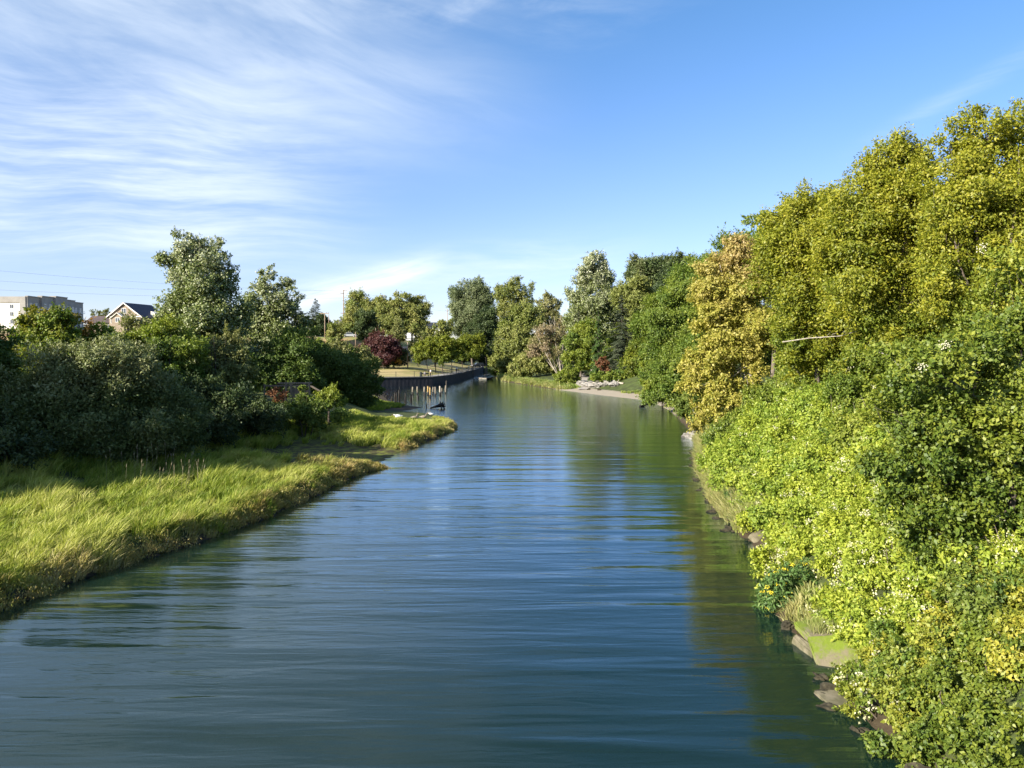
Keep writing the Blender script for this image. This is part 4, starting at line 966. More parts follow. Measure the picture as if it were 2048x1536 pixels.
mk = t.smooth(t.math('ADD', n1, t.math('MULTIPLY', nz.outputs[1], .30)), .52, .80)
bs = t.node('ShaderNodeBsdfPrincipled'); t.l.new(t.mix(mk, cc, mo), bs.inputs['Base Color']); bs.inputs['Roughness'].default_value = .95
bp = t.node('ShaderNodeBump'); bp.inputs['Strength'].default_value = .6; bp.inputs['Distance'].default_value = .04; t.l.new(n2, bp.inputs['Height']); t.l.new(bp.outputs[0], bs.inputs['Normal']); t.l.new(bs.outputs[0], out.inputs[0])
def slab(c, sx_, sy_, sz_, rot, label, mat, seed=0):
    rg = random.Random(seed); bm = bmesh.new(); bmesh.ops.create_cube(bm, size=1.0)
    for v in bm.verts: v.co = Vector((v.co.x * sx_, v.co.y * sy_, v.co.z * sz_)) + Vector([rg.uniform(-.06, .06) for _ in range(3)])
    bmesh.ops.bevel(bm, geom=list(bm.edges), offset=.035, segments=2, affect='EDGES')
    bmesh.ops.subdivide_edges(bm, edges=list(bm.edges), cuts=3, use_grid_fill=True)
    for v in bm.verts: v.co += Vector([rg.uniform(-.012, .012) for _ in range(3)])
    me_ = bpy.data.meshes.new('concrete_slab'); bm.to_mesh(me_); bm.free()
    o = link('concrete_slab', me_, mat); o.location = c; o.rotation_euler = [R(a) for a in rot]; return tag(o, label, 'slab')
slab(P(1676, 1316, 19.1), 1.05, 1.15, .2, (34, -6, -4), 'tilted concrete slab with bright green moss at the water edge', m_moss, 1)
slab(P(1650, 1262, 20.3), 1.25, .95, .24, (12, -3, 12), 'flat concrete slab with grass tufts growing on it, above the mossy slab', m_moss, 2)
slab(P(1690, 1375, 18.2), 1.0, .6, .2, (10, 6, -8), 'small brown slab just under the mossy slab', M_conc, 3)
slab(G(1700, 1405, -.06), 1.2, .9, .16, (4, 3, 10), 'broad brown slab half under water below the mossy slab', M_conc, 4)
slab(P(1530, 1056, 32.4), 1.5, .7, .22, (14, -8, 22), 'upper concrete slab leaning on the bank below the grass', M_conc, 5)
slab(P(1545, 1074, 31.4), 1.7, .9, .2, (26, -12, 22), 'lower concrete slab sloping into the water under the upper one', M_conc, 6)
slab(P(1612, 1300, 19.9), .18, 1.1, .4, (6, 2, 8), 'narrow upright edge stone left of the mossy slab', M_conc, 7)

# ------------------------------------------------------------------ old wooden lookout in the left thicket
lk = on_ground(575, 806); lx, ly = P(575, 790, 74).x, 74.0; lz = h1(lx, ly)
lo_ = empty('wooden_deck_fence', (lx, ly, lz), 'weathered broken wooden fence with a plank panel half hidden in the dark left thicket', 'fence', rz=R(6))
zt = P(575, 768, 74).z - lz; zb_ = P(575, 797, 74).z - lz; k = 74 / F
mb = MB(); mb.box(-45 * k, -.1, zt - .22, 44 * k, .0, zt - .08); mb.build('top_rail', M_wood, lo_)
mb = MB(); mb.box(-20 * k, .05, zt + .02, 46 * k, .9, zt + .1); mb.build('cap_board', M_wood, lo_)
mb = MB(); mb.box(-45 * k, -.08, zb_ + .1, 40 * k, -.01, zb_ + .24); mb.build('lower_rail', M_wood, lo_)
for x_, w_ in ((-44, .14), (-2, .2), (8, .18), (34, .2), (43, .2)):
    mb = MB(); mb.box(x_ * k - w_ / 2, -.24, -.4, x_ * k + w_ / 2, -.11, zt + .02); mb.build('post', M_wood, lo_)
mb = MB()
for i in range(13): mb.box(10 * k + i * .1, -.03, zb_ - .2, 10 * k + i * .1 + .085, .02 + .01 * (i % 3), zt - .25 - .05 * ((i * 7) % 3))
for i in range(3): mb.box(37 * k + i * .1, -.07, zb_ - .2, 37 * k + i * .1 + .085, -.005, zt - .25)
mb.build('plank_panel', M_wood, lo_)
o = MB(); o.tube([(0, 0, 0), Vector(P(670, 800, 69) - P(622, 772, 71))], [.09, .07], 7); o = o.build('leaning_pole', M_barkdark); o.location = P(622, 772, 71); tag(o, 'dark pole leaning down through the yellow green bush beside the old fence', 'pole')

# ------------------------------------------------------------------ trees, left bank
T1 = top_tone
sil = 'silver grey green willow shrub'
def shrub(name, label, bx, Yd, L, mat, leaf, r=0.06, stems=4, cat='shrub', **kw):
    return tree(name, label, cat, bx, Yd, L, mat, leaf, kw.pop('bark', M_barkdark), r, kw.pop('group', None), stems, 2, **kw)
gs = 'silver willow shrubs along the left bank'
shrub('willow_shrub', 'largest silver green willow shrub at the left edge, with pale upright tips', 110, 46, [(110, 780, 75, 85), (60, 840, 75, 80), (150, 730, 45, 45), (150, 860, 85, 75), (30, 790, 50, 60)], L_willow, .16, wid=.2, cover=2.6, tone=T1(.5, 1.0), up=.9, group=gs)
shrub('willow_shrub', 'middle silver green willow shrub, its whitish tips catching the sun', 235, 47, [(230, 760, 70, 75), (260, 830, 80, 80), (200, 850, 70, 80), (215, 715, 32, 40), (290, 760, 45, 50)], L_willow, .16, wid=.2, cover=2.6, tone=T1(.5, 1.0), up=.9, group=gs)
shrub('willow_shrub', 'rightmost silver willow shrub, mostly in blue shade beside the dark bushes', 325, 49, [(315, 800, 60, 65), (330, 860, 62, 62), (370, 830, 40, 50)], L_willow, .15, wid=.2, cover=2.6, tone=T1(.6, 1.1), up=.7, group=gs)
shrub('dark_shrub', 'low dark shrub at the far left edge below the willow', 5, 41, [(-10, 860, 60, 60), (25, 900, 60, 45)], L_dark, .15, cover=2.6)
shrub('dark_shrub', 'dark brownish bush right of the silver willows, in deep shade', 415, 55, [(400, 810, 48, 60), (440, 840, 55, 48), (380, 860, 45, 40)], L_dark, .15, cover=2.6)
shrub('dark_shrub', 'dark low bush in front of the old fence', 500, 61, [(490, 820, 52, 42), (535, 835, 42, 32), (455, 850, 40, 32)], L_dark, .15, cover=2.6)
shrub('dark_shrub', 'dark green bush below the right end of the old fence', 605, 66, [(600, 822, 34, 26), (640, 828, 38, 22), (565, 830, 30, 22)], L_alder, .14, cover=2.6)
shrub('rusty_shrub', 'small rust coloured bush against the old fence', 557, 70, [(556, 788, 17, 11), (567, 800, 12, 9)], L_red, .13, cover=2.0)
shrub('bright_shrub', 'yellow green bush with the leaning pole, right of the old fence', 655, 69.5, [(655, 792, 24, 17), (668, 803, 20, 13), (640, 806, 16, 12)], L_green, .13, cover=2.2, tone=T1(.1, .8))
shrub('vine_shrub', 'bright green leafy vine climbing the right end of the old fence', 608, 70, [(607, 785, 9, 14), (613, 803, 11, 14)], L_green, .13, cover=2.2)
tree('dark_tree', 'dark green tree cut by the left edge of the photo', 'tree', -14, 55, [(-18, 690, 42, 55), (-5, 740, 38, 45)], L_alder, .17, r=.16)
tree('turning_maple', 'yellow green maple with red tips in front of the apartment building', 'tree', 100, 62, [(75, 690, 38, 62), (112, 655, 36, 50), (138, 690, 26, 48), (55, 735, 30, 40), (100, 745, 48, 45), (60, 640, 16, 34)], L_redmaple, .19, r=.15, tone=T1(.80, 1.2), cover=2.8, up=.7)
tree('turning_maple', 'smaller maple with orange patches below the gabled house', 'tree', 212, 64, [(195, 690, 30, 42), (232, 692, 30, 40), (212, 730, 42, 40)], L_redmaple, .19, r=.13, tone=lambda hz, c, r_: (c > .72) * .8, cover=2.6)
tree('thin_tree', 'sparse pale tree showing between the apartment building and the gabled house', 'tree', 200, 300, [(192, 630, 8, 11), (209, 628, 8, 12)], L_olive, .38, r=.14, cover=1.1)
shrub('green_shrub', 'mid green round shrub tree left of the large poplar', 320, 67, [(325, 690, 48, 50), (285, 715, 42, 48), (365, 715, 42, 48), (330, 745, 52, 35)], L_green, .17, r=.1, cover=2.8, tone=T1(.3, 1.1))
shrub('olive_shrub', 'pale olive shrub tree just left of the large poplar foliage', 285, 74, [(282, 675, 28, 42), (275, 715, 30, 35)], L_olive, .17, r=.08, cover=2.4)
shrub('olive_shrub', 'pale olive green shrub tree in front of the large poplar', 450, 70, [(452, 690, 26, 36), (440, 730, 42, 38), (475, 740, 38, 36), (420, 755, 38, 28)], L_olive, .17, r=.09, cover=2.6, tone=T1(.2, 1.0))
tree('poplar', 'largest poplar with glittering silver leaves, tallest tree on the left bank', 'tree', 410, 86,
     [(372, 505, 30, 42), (400, 500, 36, 40), (355, 560, 34, 46), (410, 560, 55, 55), (440, 555, 30, 46), (348, 625, 34, 50), (405, 640, 68, 68), (455, 630, 36, 52), (478, 680, 36, 60), (395, 710, 78, 55), (345, 690, 36, 55)],
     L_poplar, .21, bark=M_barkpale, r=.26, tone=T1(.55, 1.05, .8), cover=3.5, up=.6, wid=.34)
tree('poplar', 'second poplar with two pointed silver tops, right of the largest', 'tree', 555, 99,
     [(536, 562, 15, 32), (540, 610, 26, 40), (515, 612, 18, 42), (580, 585, 17, 32), (575, 630, 34, 42), (535, 660, 42, 45), (592, 660, 24, 45), (560, 700, 50, 40)],
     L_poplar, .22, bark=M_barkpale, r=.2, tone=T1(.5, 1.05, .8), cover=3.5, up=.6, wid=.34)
tree('alder', 'dark shaded alder below the second poplar', 'tree', 560, 88, [(545, 720, 50, 45), (590, 700, 40, 45), (520, 750, 45, 35), (585, 750, 48, 32)], L_alder, .19, r=.14, cover=2.8, tone=T1(.6, 1.2))
tree('alder', 'broad green alder sloping down to the water beside the seawall', 'tree', 680, 96, [(640, 725, 40, 35), (680, 735, 48, 38), (715, 752, 40, 36), (660, 770, 58, 32), (735, 775, 24, 26), (625, 690, 22, 28), (742, 792, 20, 16), (755, 760, 14, 20), (700, 800, 40, 18)], L_alder, .19, r=.14, cover=2.8, tone=T1(.45, 1.1))
shrub('sumac', 'pale yellowish feathery shrub above the alders, left of the purple tree', 680, 118, [(672, 695, 16, 12), (688, 705, 18, 13), (668, 715, 18, 14)], L_olive, .22, r=.05, cover=1.9, tone=lambda hz, c, r_: .9 + 0 * hz)
shrub('sumac', 'pale yellowish feathery shrub in front of the purple tree', 727, 118, [(727, 705, 13, 14), (733, 728, 26, 14), (715, 728, 14, 14)], L_olive, .22, r=.05, cover=1.9, tone=lambda hz, c, r_: .9 + 0 * hz)
shrub('green_shrub', 'green bushes of the slope behind the alders', 640, 150, [(632, 700, 22, 16), (655, 715, 26, 20), (700, 725, 30, 20)], L_green, .25, r=.06, cover=2.4)

# the thicket goes on along the bank to the left of the view
for i, (x_, y_, hh, lab) in enumerate([(-40, 41, 11.5, 'tall dark alder standing beyond the left edge, shading the willows'), (-38, 36.5, 9.8, 'dark alder beyond the left edge, nearer than the tall one'), (-46, 38, 12.5, 'alder behind the tall dark one beyond the left edge'), (-36.5, 46, 9, 'low alder beyond the left edge beside the turning maple'), (-37, 29, 9.6, 'nearest and smallest dark alder beyond the left edge'), (-37.5, 32.5, 11, 'slim alder beyond the left edge beside the smallest one'), (-44, 48, 14, 'rearmost alder beyond the left edge')]):
    base = Vector((x_, y_, h1(x_, y_))); root = empty('alder', base, lab, 'tree'); g_ = np.random.default_rng(i)
    lo = [(g_.normal() * 1.6, g_.normal() * 1.6, hh * f_, 2.6 * (1.25 - f_ * .6), 2.6 * (1.25 - f_ * .6), 2.2) for f_ in (.25, .4, .5, .62, .72, .85)]
    trunk(lo, .2, 500 + i, M_bark, root); crown(lo, .22, 520 + i, L_alder, root, cover=2.6, boughs=22)
# ------------------------------------------------------------------ park trees in the distance
conifer('spruce', 'grey blue spruce on the skyline left of the tallest utility pole', 633, 262, 597, 50, L_conif, .36, 5, 110, .1)
tree('dark_tree', 'dark bushy tree at the foot of the grey blue spruce', 'tree', 622, 258, [(615, 655, 14, 18), (645, 650, 16, 20)], L_dark, .4, r=.14)
shrub('green_shrub', 'upright green shrub tree right of the wide crossarm pole', 671, 225, [(670, 662, 11, 20), (673, 678, 16, 16)], L_park, .34, r=.1, cover=2.4)
tree('park_tree', 'leftmost round park tree beside the tallest utility pole', 'tree', 722, 254, [(716, 613, 20, 26), (703, 640, 18, 26), (740, 620, 20, 26), (725, 640, 24, 26), (755, 612, 14, 18), (700, 665, 14, 14)], L_park, .36, r=.28, cover=2.6)
tree('dark_park_tree', 'dark shaded round tree with a bare trunk at the road edge', 'tree', 733, 230, [(722, 648, 16, 22), (740, 650, 15, 24), (730, 632, 14, 15)], L_dark, .34, r=.28, cover=2.8)
tree('park_tree', 'middle park tree, the tallest of the three light green ones', 'tree', 785, 250, [(785, 606, 14, 24), (772, 628, 20, 28), (796, 630, 17, 30), (762, 648, 17, 20), (785, 655, 24, 16)], L_park, .36, r=.28, cover=2.7)
tree('park_tree', 'rightmost light green park tree with a rounded crown', 'tree', 823, 250, [(818, 606, 18, 22), (836, 620, 18, 26), (812, 640, 18, 22), (830, 650, 22, 18)], L_park, .36, r=.28, cover=2.5)
tree('sapling', 'small grey green sapling on the slope right of the purple tree', 'tree', 800, 222, [(797, 655, 10, 18), (793, 672, 15, 12), (803, 672, 8, 14)], L_olive, .3, r=.13, cover=1.9)
tree('purple_plum', 'dark purple leaved plum tree on the slope', 'tree', 768, 206, [(766, 685, 25, 17), (748, 697, 22, 15), (783, 700, 20, 18), (765, 712, 27, 14), (735, 692, 10, 8)], L_purple, .33, r=.2, cover=3.0, tone=T1(.5, 1.2))
shrub('grey_shrub', 'grey green shrubs at the top of the brown slope right of the sapling', 838, 224, [(834, 690, 12, 18), (846, 678, 12, 16), (825, 700, 9, 12)], L_olive, .3, r=.05, cover=2.0)
shrub('green_shrub', 'yellowish shrubs in front of the long low pale building', 870, 240, [(866, 668, 14, 12), (880, 672, 12, 12), (893, 655, 11, 18), (855, 672, 10, 10)], L_park, .34, r=.06, cover=2.2)
shrub('orange_shrub', 'tiny orange shrub at the back of the dry field', 796, 207, [(796, 722, 5, 4)], mat_leaf('orange_leaf', [(.35, .2, .03), (.45, .28, .05)]), .25, r=.03, cover=2.0)
shrub('dark_hedge', 'dark shaded hedge at the foot of the purple tree', 790, 209, [(755, 722, 16, 8), (782, 720, 18, 10), (806, 712, 12, 14)], L_dark, .3, r=.05, cover=2.6)
gl = 'locust trees along the promenade'
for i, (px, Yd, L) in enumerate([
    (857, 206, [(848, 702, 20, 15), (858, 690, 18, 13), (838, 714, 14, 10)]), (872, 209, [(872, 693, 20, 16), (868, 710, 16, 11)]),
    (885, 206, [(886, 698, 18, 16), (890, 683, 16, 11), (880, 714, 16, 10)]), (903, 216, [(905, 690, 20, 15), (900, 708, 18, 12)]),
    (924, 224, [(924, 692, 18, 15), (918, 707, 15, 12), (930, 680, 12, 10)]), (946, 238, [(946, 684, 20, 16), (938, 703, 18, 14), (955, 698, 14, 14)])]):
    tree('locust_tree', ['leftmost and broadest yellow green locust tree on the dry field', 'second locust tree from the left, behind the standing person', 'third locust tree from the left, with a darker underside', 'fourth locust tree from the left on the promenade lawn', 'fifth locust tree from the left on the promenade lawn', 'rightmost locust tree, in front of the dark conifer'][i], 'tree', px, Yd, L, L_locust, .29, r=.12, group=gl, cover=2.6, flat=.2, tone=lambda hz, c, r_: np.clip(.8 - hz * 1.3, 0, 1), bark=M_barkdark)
tree('cottonwood', 'grey green cottonwood behind the locust row, left of the dark conifer', 'tree', 945, 296, [(940, 592, 28, 30), (918, 610, 18, 36), (965, 605, 20, 38), (940, 635, 36, 34), (920, 655, 22, 26)], mat_leaf('grey_green_leaf', [(.08, .115, .045), (.12, .155, .065), (.17, .20, .09)], [(.15, .19, .08), (.2, .23, .11), (.26, .28, .15)], .22), .4, r=.3, cover=2.3, up=.7)
tree('dark_conifer_tree', 'dark bushy evergreen standing in front of the grey green cottonwood', 'tree', 972, 276, [(968, 650, 18, 32), (980, 640, 12, 28), (955, 672, 22, 28), (978, 680, 18, 28)], L_dark, .36, r=.25, cover=3.0)
shrub('dark_hedge', 'dark hedge of trees closing the view at the end of the promenade', 965, 322, [(935, 708, 26, 20), (962, 712, 26, 24), (988, 715, 22, 26), (1005, 722, 20, 26)], L_dark, .42, r=.1, cover=2.8)
tree('light_cottonwood', 'pale airy cottonwood with open top in the middle of the skyline', 'tree', 1022, 286, [(1005, 590, 14, 26), (1028, 580, 14, 26), (1052, 590, 16, 24), (1015, 625, 22, 32), (1045, 620, 22, 30), (1005, 660, 20, 30)], L_park, .4, r=.28, cover=1.5, up=.8, rough=.45)

# ------------------------------------------------------------------ far right bank
tree('far_maple', 'big leafed light green maple leaning over the dark cove', 'tree', 1035, 236, [(1052, 625, 26, 20), (1066, 640, 22, 22), (1025, 668, 30, 26), (1045, 690, 34, 28), (1015, 705, 26, 24), (1000, 725, 20, 16), (1040, 725, 34, 18)], L_park, .42, r=.28, cover=2.6, tone=lambda hz, c, r_: np.clip(c * .6, 0, 1))
shrub('dark_hedge', 'dark shaded bush overhanging the cove at the foot of the far maple', 998, 238, [(990, 738, 12, 10), (1008, 742, 14, 9)], L_alder, .35, r=.06)
tree('cream_tree', 'pale yellowish tree on the skyline right of the airy cottonwood', 'tree', 1100, 246, [(1098, 608, 16, 18), (1112, 618, 13, 18), (1088, 625, 15, 18), (1105, 645, 20, 22)], mat_leaf('pale_yellow_leaf', [(.2, .2, .07), (.27, .26, .1), (.34, .32, .15)]), .36, r=.2, cover=1.7)
# half bare tree: many pale stems and sparse tan leaves
def bare_tree(label, bx, Yd, tips, lobes, seed):
    X_ = (bx - 1024) / F * Yd; base = Vector((X_, Yd, h1(X_, Yd))); root = empty('half_bare_tree', base, label, 'tree'); rg = np.random.default_rng(seed)
    mb = MB()
    for px, py in tips:
        tp_ = P(px, py, Yd + rg.uniform(-2, 2)) - base
        pts = limb(mb, (rg.normal() * .25, rg.normal() * .25, -.5), tuple(tp_), .17, .03, rg, 9, .03, 6)
        for k_ in range(16):
            i_ = rg.integers(2, 8); d_ = rdir(rg, 1)[0]; d_[2] = abs(d_[2]) + .8; d_[0] *= .8; d_ /= np.linalg.norm(d_)
            q_ = limb(mb, pts[i_], pts[i_] + d_ * rg.uniform(.9, 2.6), .035, .01, rg, 5, .06, 4)
            limb(mb, q_[2], q_[2] + (d_ + rg.normal(size=3) * .5) * rg.uniform(.5, 1.2), .018, .006, rg, 4, .06, 3)
    mb.build('trunk', M_dead, root)
    crown(px_lobes(base, Yd, lobes), .26, seed, L_tan, root, cover=1.15, rough=.4, up=.8)
bare_tree('half bare tree with pale fanning stems and sparse tan leaves above the far shore', 1122, 196, [(1072, 668, ), (1085, 650), (1098, 640), (1108, 632), (1122, 628), (1130, 640), (1138, 655), (1065, 690), (1090, 680), (1128, 670), (1116, 650)], [(1083, 668, 22, 24), (1098, 695, 22, 26), (1072, 700, 18, 24), (1128, 665, 16, 26)], 8)
shrub('shore_shrub', 'light green bushes at the waterline below the half bare tree', 1075, 206, [(1050, 728, 24, 18), (1082, 722, 26, 18), (1105, 735, 18, 13), (1035, 738, 22, 12)], L_park, .34, r=.06, cover=2.6)
shrub('shore_shrub', 'yellow green bush on the shore left of the gravel beach', 1140, 168, [(1135, 748, 16, 16), (1150, 762, 14, 9), (1122, 758, 14, 10)], L_green, .27, r=.05, cover=2.4, tone=lambda hz, c, r_: .7 + 0 * hz)
tree('silver_poplar', 'tall silvery poplar standing above the far right bank', 'tree', 1185, 192, [(1190, 528, 24, 22), (1178, 550, 24, 28), (1205, 555, 22, 28), (1160, 590, 24, 32), (1192, 595, 38, 38), (1218, 605, 22, 34), (1160, 640, 28, 38), (1200, 650, 40, 36)], L_poplar, .34, r=.3, bark=M_barkpale, cover=2.4, tone=T1(.35, .9, .9), up=.6)
tree('mid_tree', 'leafy green tree between the half bare tree and the drooping cedar', 'tree', 1160, 180, [(1155, 690, 22, 30), (1175, 680, 20, 34), (1150, 720, 24, 22), (1178, 722, 22, 20)], L_green, .3, r=.2, cover=2.6)
conifer('dark_fir', 'dark blue green fir behind the leafy green tree', 1157, 186, 622, 44, L_conif, .30, 15, 130, .3)
conifer('cedar', 'narrow drooping cedar beside the grey green spruce', 1196, 168, 618, 38, L_cedar, .28, 16, 130, .75, hang=.4)
conifer('spruce', 'broad grey green spruce above the beach', 1243, 166, 590, 84, L_conif, .30, 17, 190, .42, power=.75)
shrub('rusty_shrub', 'small rust red bush at the foot of the spruce', 1207, 158, [(1202, 724, 9, 9), (1211, 732, 8, 11)], L_red, .24, r=.04, cover=1.9)
shrub('shore_shrub', 'low green undergrowth behind the boulder row', 1222, 158, [(1195, 752, 16, 7), (1222, 754, 22, 9), (1250, 750, 22, 10)], L_green, .25, r=.04, cover=2.4)
tree('round_tree', 'dark green round crowned tree on the skyline right of the silver poplar', 'tree', 1300, 176, [(1290, 540, 32, 26), (1318, 548, 28, 30), (1280, 565, 26, 24), (1325, 570, 24, 26)], mat_leaf('skyline_leaf', [(.045, .075, .02), (.075, .11, .03), (.12, .15, .05)], [(.12, .15, .05), (.16, .18, .07), (.2, .2, .09)], .2), .3, r=.3, cover=2.8)
tree('round_tree', 'lighter green dome shaped tree below the dark round crowned one', 'tree', 1272, 172, [(1270, 590, 38, 26), (1290, 620, 36, 30), (1250, 612, 20, 26), (1290, 660, 36, 34)], L_park, .3, r=.25, cover=2.8, tone=lambda hz, c, r_: np.clip(hz * .5 - .1, 0, 1))
tree('dark_tree', 'dark tree top poking above the right hand skyline', 'tree', 1362, 160, [(1365, 520, 20, 22), (1350, 545, 28, 26), (1380, 548, 26, 28), (1340, 575, 30, 26)], L_dark, .28, r=.25, cover=2.8, tone=T1(.3, .9))
tree('yellow_green_tree', 'small yellow green tree at the right end of the beach', 'tree', 1290, 136, [(1268, 720, 24, 24), (1290, 705, 26, 26), (1275, 745, 20, 10), (1305, 690, 22, 26)], L_locust, .23, r=.1, cover=2.6)
gw = 'leafy green willows over the right shore'
tree('green_willow', 'tallest dense green willow above the right end of the beach', 'tree', 1345, 118, [(1330, 610, 42, 46), (1375, 580, 46, 52), (1310, 660, 42, 44), (1360, 660, 55, 55), (1400, 620, 42, 55), (1300, 705, 26, 28), (1405, 545, 34, 34)], L_green, .22, r=.2, group=gw, cover=2.9, tone=lambda hz, c, r_: np.clip(c * .7 - .15, 0, 1))
tree('green_willow', 'lower dense green willow leaning over the shore below the tallest', 'tree', 1362, 100, [(1345, 735, 42, 42), (1390, 740, 46, 50), (1330, 780, 36, 28), (1370, 790, 40, 38), (1410, 700, 46, 50)], L_green, .20, r=.16, group=gw, cover=2.9, tone=lambda hz, c, r_: np.clip(c * .6 - .1, 0, 1))
shrub('bank_shrub', 'low leafy shrub hiding the willow trunks at the end of the beach', 1325, 110, [(1310, 765, 26, 20), (1335, 785, 26, 20), (1300, 745, 22, 20), (1350, 800, 22, 16)], L_green, .2, r=.05)
shrub('bank_shrub', 'dark shaded shrub at the waterline between the willow and the golden maple', 1395, 80, [(1380, 808, 26, 26), (1400, 830, 26, 18)], L_alder, .18, r=.05)
tree('skyline_tree', 'green tree behind the golden maple, below the skyline slope', 'tree', 1470, 90, [(1470, 510, 40, 34), (1440, 545, 40, 40), (1500, 520, 42, 46), (1460, 590, 50, 50), (1430, 640, 40, 45)], L_green, .2, r=.2, cover=2.8)
tree('skyline_tree', 'green tree on the skyline between the golden maple and the big maples', 'tree', 1545, 84, [(1545, 450, 36, 36), (1520, 490, 40, 42), (1580, 470, 40, 50), (1560, 530, 50, 60)], L_green, .2, r=.2, cover=2.8, tone=T1(.4, 1.1))
tree('golden_maple', 'golden yellow and tan maple with a pale trunk leaning over the water', 'tree', 1540, 57,
     [(1440, 530, 36, 34), (1490, 510, 42, 38), (1535, 540, 40, 46), (1430, 590, 44, 42), (1490, 590, 55, 55), (1440, 650, 50, 42), (1505, 660, 50, 50), (1420, 720, 42, 36), (1470, 740, 50, 40), (1410, 780, 40, 34), (1460, 800, 48, 36), (1400, 830, 28, 24), (1440, 845, 36, 20)],
     L_maple_o, .155, r=.17, bark=M_barkpale, cover=3.0, tone=T1(.6, 1.0), rough=.36, droop=.4)
# the big yellow green maples
gm = 'big yellow green maples on the right bank'
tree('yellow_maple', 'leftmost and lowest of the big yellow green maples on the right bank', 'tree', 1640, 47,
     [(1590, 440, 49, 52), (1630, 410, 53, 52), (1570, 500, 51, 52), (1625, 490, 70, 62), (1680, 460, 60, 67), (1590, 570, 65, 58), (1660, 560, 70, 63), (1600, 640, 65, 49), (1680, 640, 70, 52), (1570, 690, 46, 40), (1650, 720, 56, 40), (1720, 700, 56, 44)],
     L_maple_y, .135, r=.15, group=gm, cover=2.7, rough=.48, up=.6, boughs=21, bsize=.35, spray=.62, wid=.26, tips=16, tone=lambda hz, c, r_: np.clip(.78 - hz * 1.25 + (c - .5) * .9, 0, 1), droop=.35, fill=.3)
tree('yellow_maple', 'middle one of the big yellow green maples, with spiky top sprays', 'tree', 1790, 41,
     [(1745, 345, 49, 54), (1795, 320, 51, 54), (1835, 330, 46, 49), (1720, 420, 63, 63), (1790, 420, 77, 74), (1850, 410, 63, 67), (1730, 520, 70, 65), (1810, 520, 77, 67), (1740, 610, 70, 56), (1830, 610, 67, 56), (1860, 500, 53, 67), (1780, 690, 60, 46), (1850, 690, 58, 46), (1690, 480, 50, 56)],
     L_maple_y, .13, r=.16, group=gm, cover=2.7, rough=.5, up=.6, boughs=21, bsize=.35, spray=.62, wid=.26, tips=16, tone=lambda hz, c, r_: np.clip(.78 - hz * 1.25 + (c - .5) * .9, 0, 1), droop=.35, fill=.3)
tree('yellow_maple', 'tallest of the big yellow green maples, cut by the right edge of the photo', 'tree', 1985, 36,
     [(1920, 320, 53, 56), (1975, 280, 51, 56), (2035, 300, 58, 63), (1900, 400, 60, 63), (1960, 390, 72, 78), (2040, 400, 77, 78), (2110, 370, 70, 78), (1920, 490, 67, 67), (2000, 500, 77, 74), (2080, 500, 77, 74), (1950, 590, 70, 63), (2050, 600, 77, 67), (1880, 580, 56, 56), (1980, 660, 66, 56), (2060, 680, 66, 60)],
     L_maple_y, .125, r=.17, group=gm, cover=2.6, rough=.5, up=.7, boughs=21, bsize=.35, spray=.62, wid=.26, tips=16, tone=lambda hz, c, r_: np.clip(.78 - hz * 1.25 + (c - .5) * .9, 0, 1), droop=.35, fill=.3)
shrub('green_shrub', 'blue green bush behind the golden maple trunk', 1610, 56, [(1600, 735, 30, 40), (1640, 745, 36, 40), (1570, 760, 18, 30), (1600, 690, 34, 30)], L_alder, .15, r=.06, cover=2.4, tone=T1(.3, 1.0))
shrub('green_shrub', 'mid green shrub under the middle yellow maple', 1720, 47, [(1690, 710, 44, 40), (1740, 700, 44, 44), (1790, 690, 44, 44), (1720, 760, 44, 34), (1790, 750, 40, 34)], L_green, .13, r=.06, cover=2.4, tone=T1(.3, 1.0))
shrub('green_shrub', 'yellow green understorey bush right of the golden maple trunk', 1630, 51, [(1590, 690, 30, 40), (1630, 700, 40, 44), (1660, 740, 40, 40), (1610, 760, 30, 26)], L_maple_y, .15, r=.06, cover=2.2, tone=T1(.3, 1.0))
shrub('green_shrub', 'mid green understorey bush at the right edge behind the plum tree', 1900, 44, [(1860, 690, 54, 54), (1930, 680, 54, 60), (2000, 670, 60, 60), (1900, 620, 50, 50)], L_green, .13, r=.06, cover=2.4)
for i, (x_, y_, hh) in enumerate([(29, 54, 9.5), (36, 62, 10.5), (33, 46, 9.5), (42, 52, 11), (30, 70, 11), (38, 82, 12), (34, 98, 12), (44, 70, 12), (27, 40, 8), (36, 38, 10), (44, 112, 12), (40, 130, 12), (28, 150, 12), (36, 165, 13), (26, 185, 13), (38, 195, 14), (22, 212, 13), (30, 228, 14), (16, 240, 13), (24, 260, 14), (10, 262, 13), (14, 285, 14), (4, 290, 13), (34, 250, 14), (46, 210, 14), (48, 170, 14), (50, 145, 13), (20, 300, 15), (34, 290, 15)]):
    base = Vector((x_, y_, h1(x_, y_))); root = empty('woodland_tree', base, ['dark woodland tree behind the yellow maples', 'woodland tree glimpsed through the big maple crowns'][i % 2], 'tree', 'woodland trees behind the right bank ' + 'ab'[i % 2]); g_ = np.random.default_rng(40 + i)
    lo = [(g_.normal() * 1.5, g_.normal() * 1.5, hh * f_, 2.9 * (1.2 - f_ * .6), 2.9 * (1.2 - f_ * .6), 2.3) for f_ in (.2, .35, .5, .65, .8)]
    trunk(lo, .22, 600 + i, M_bark, root); crown(lo, max(.2, .0017 * y_), 620 + i, L_green if i % 3 else L_alder, root, cover=2.6, boughs=22)
SEED[0] = 991
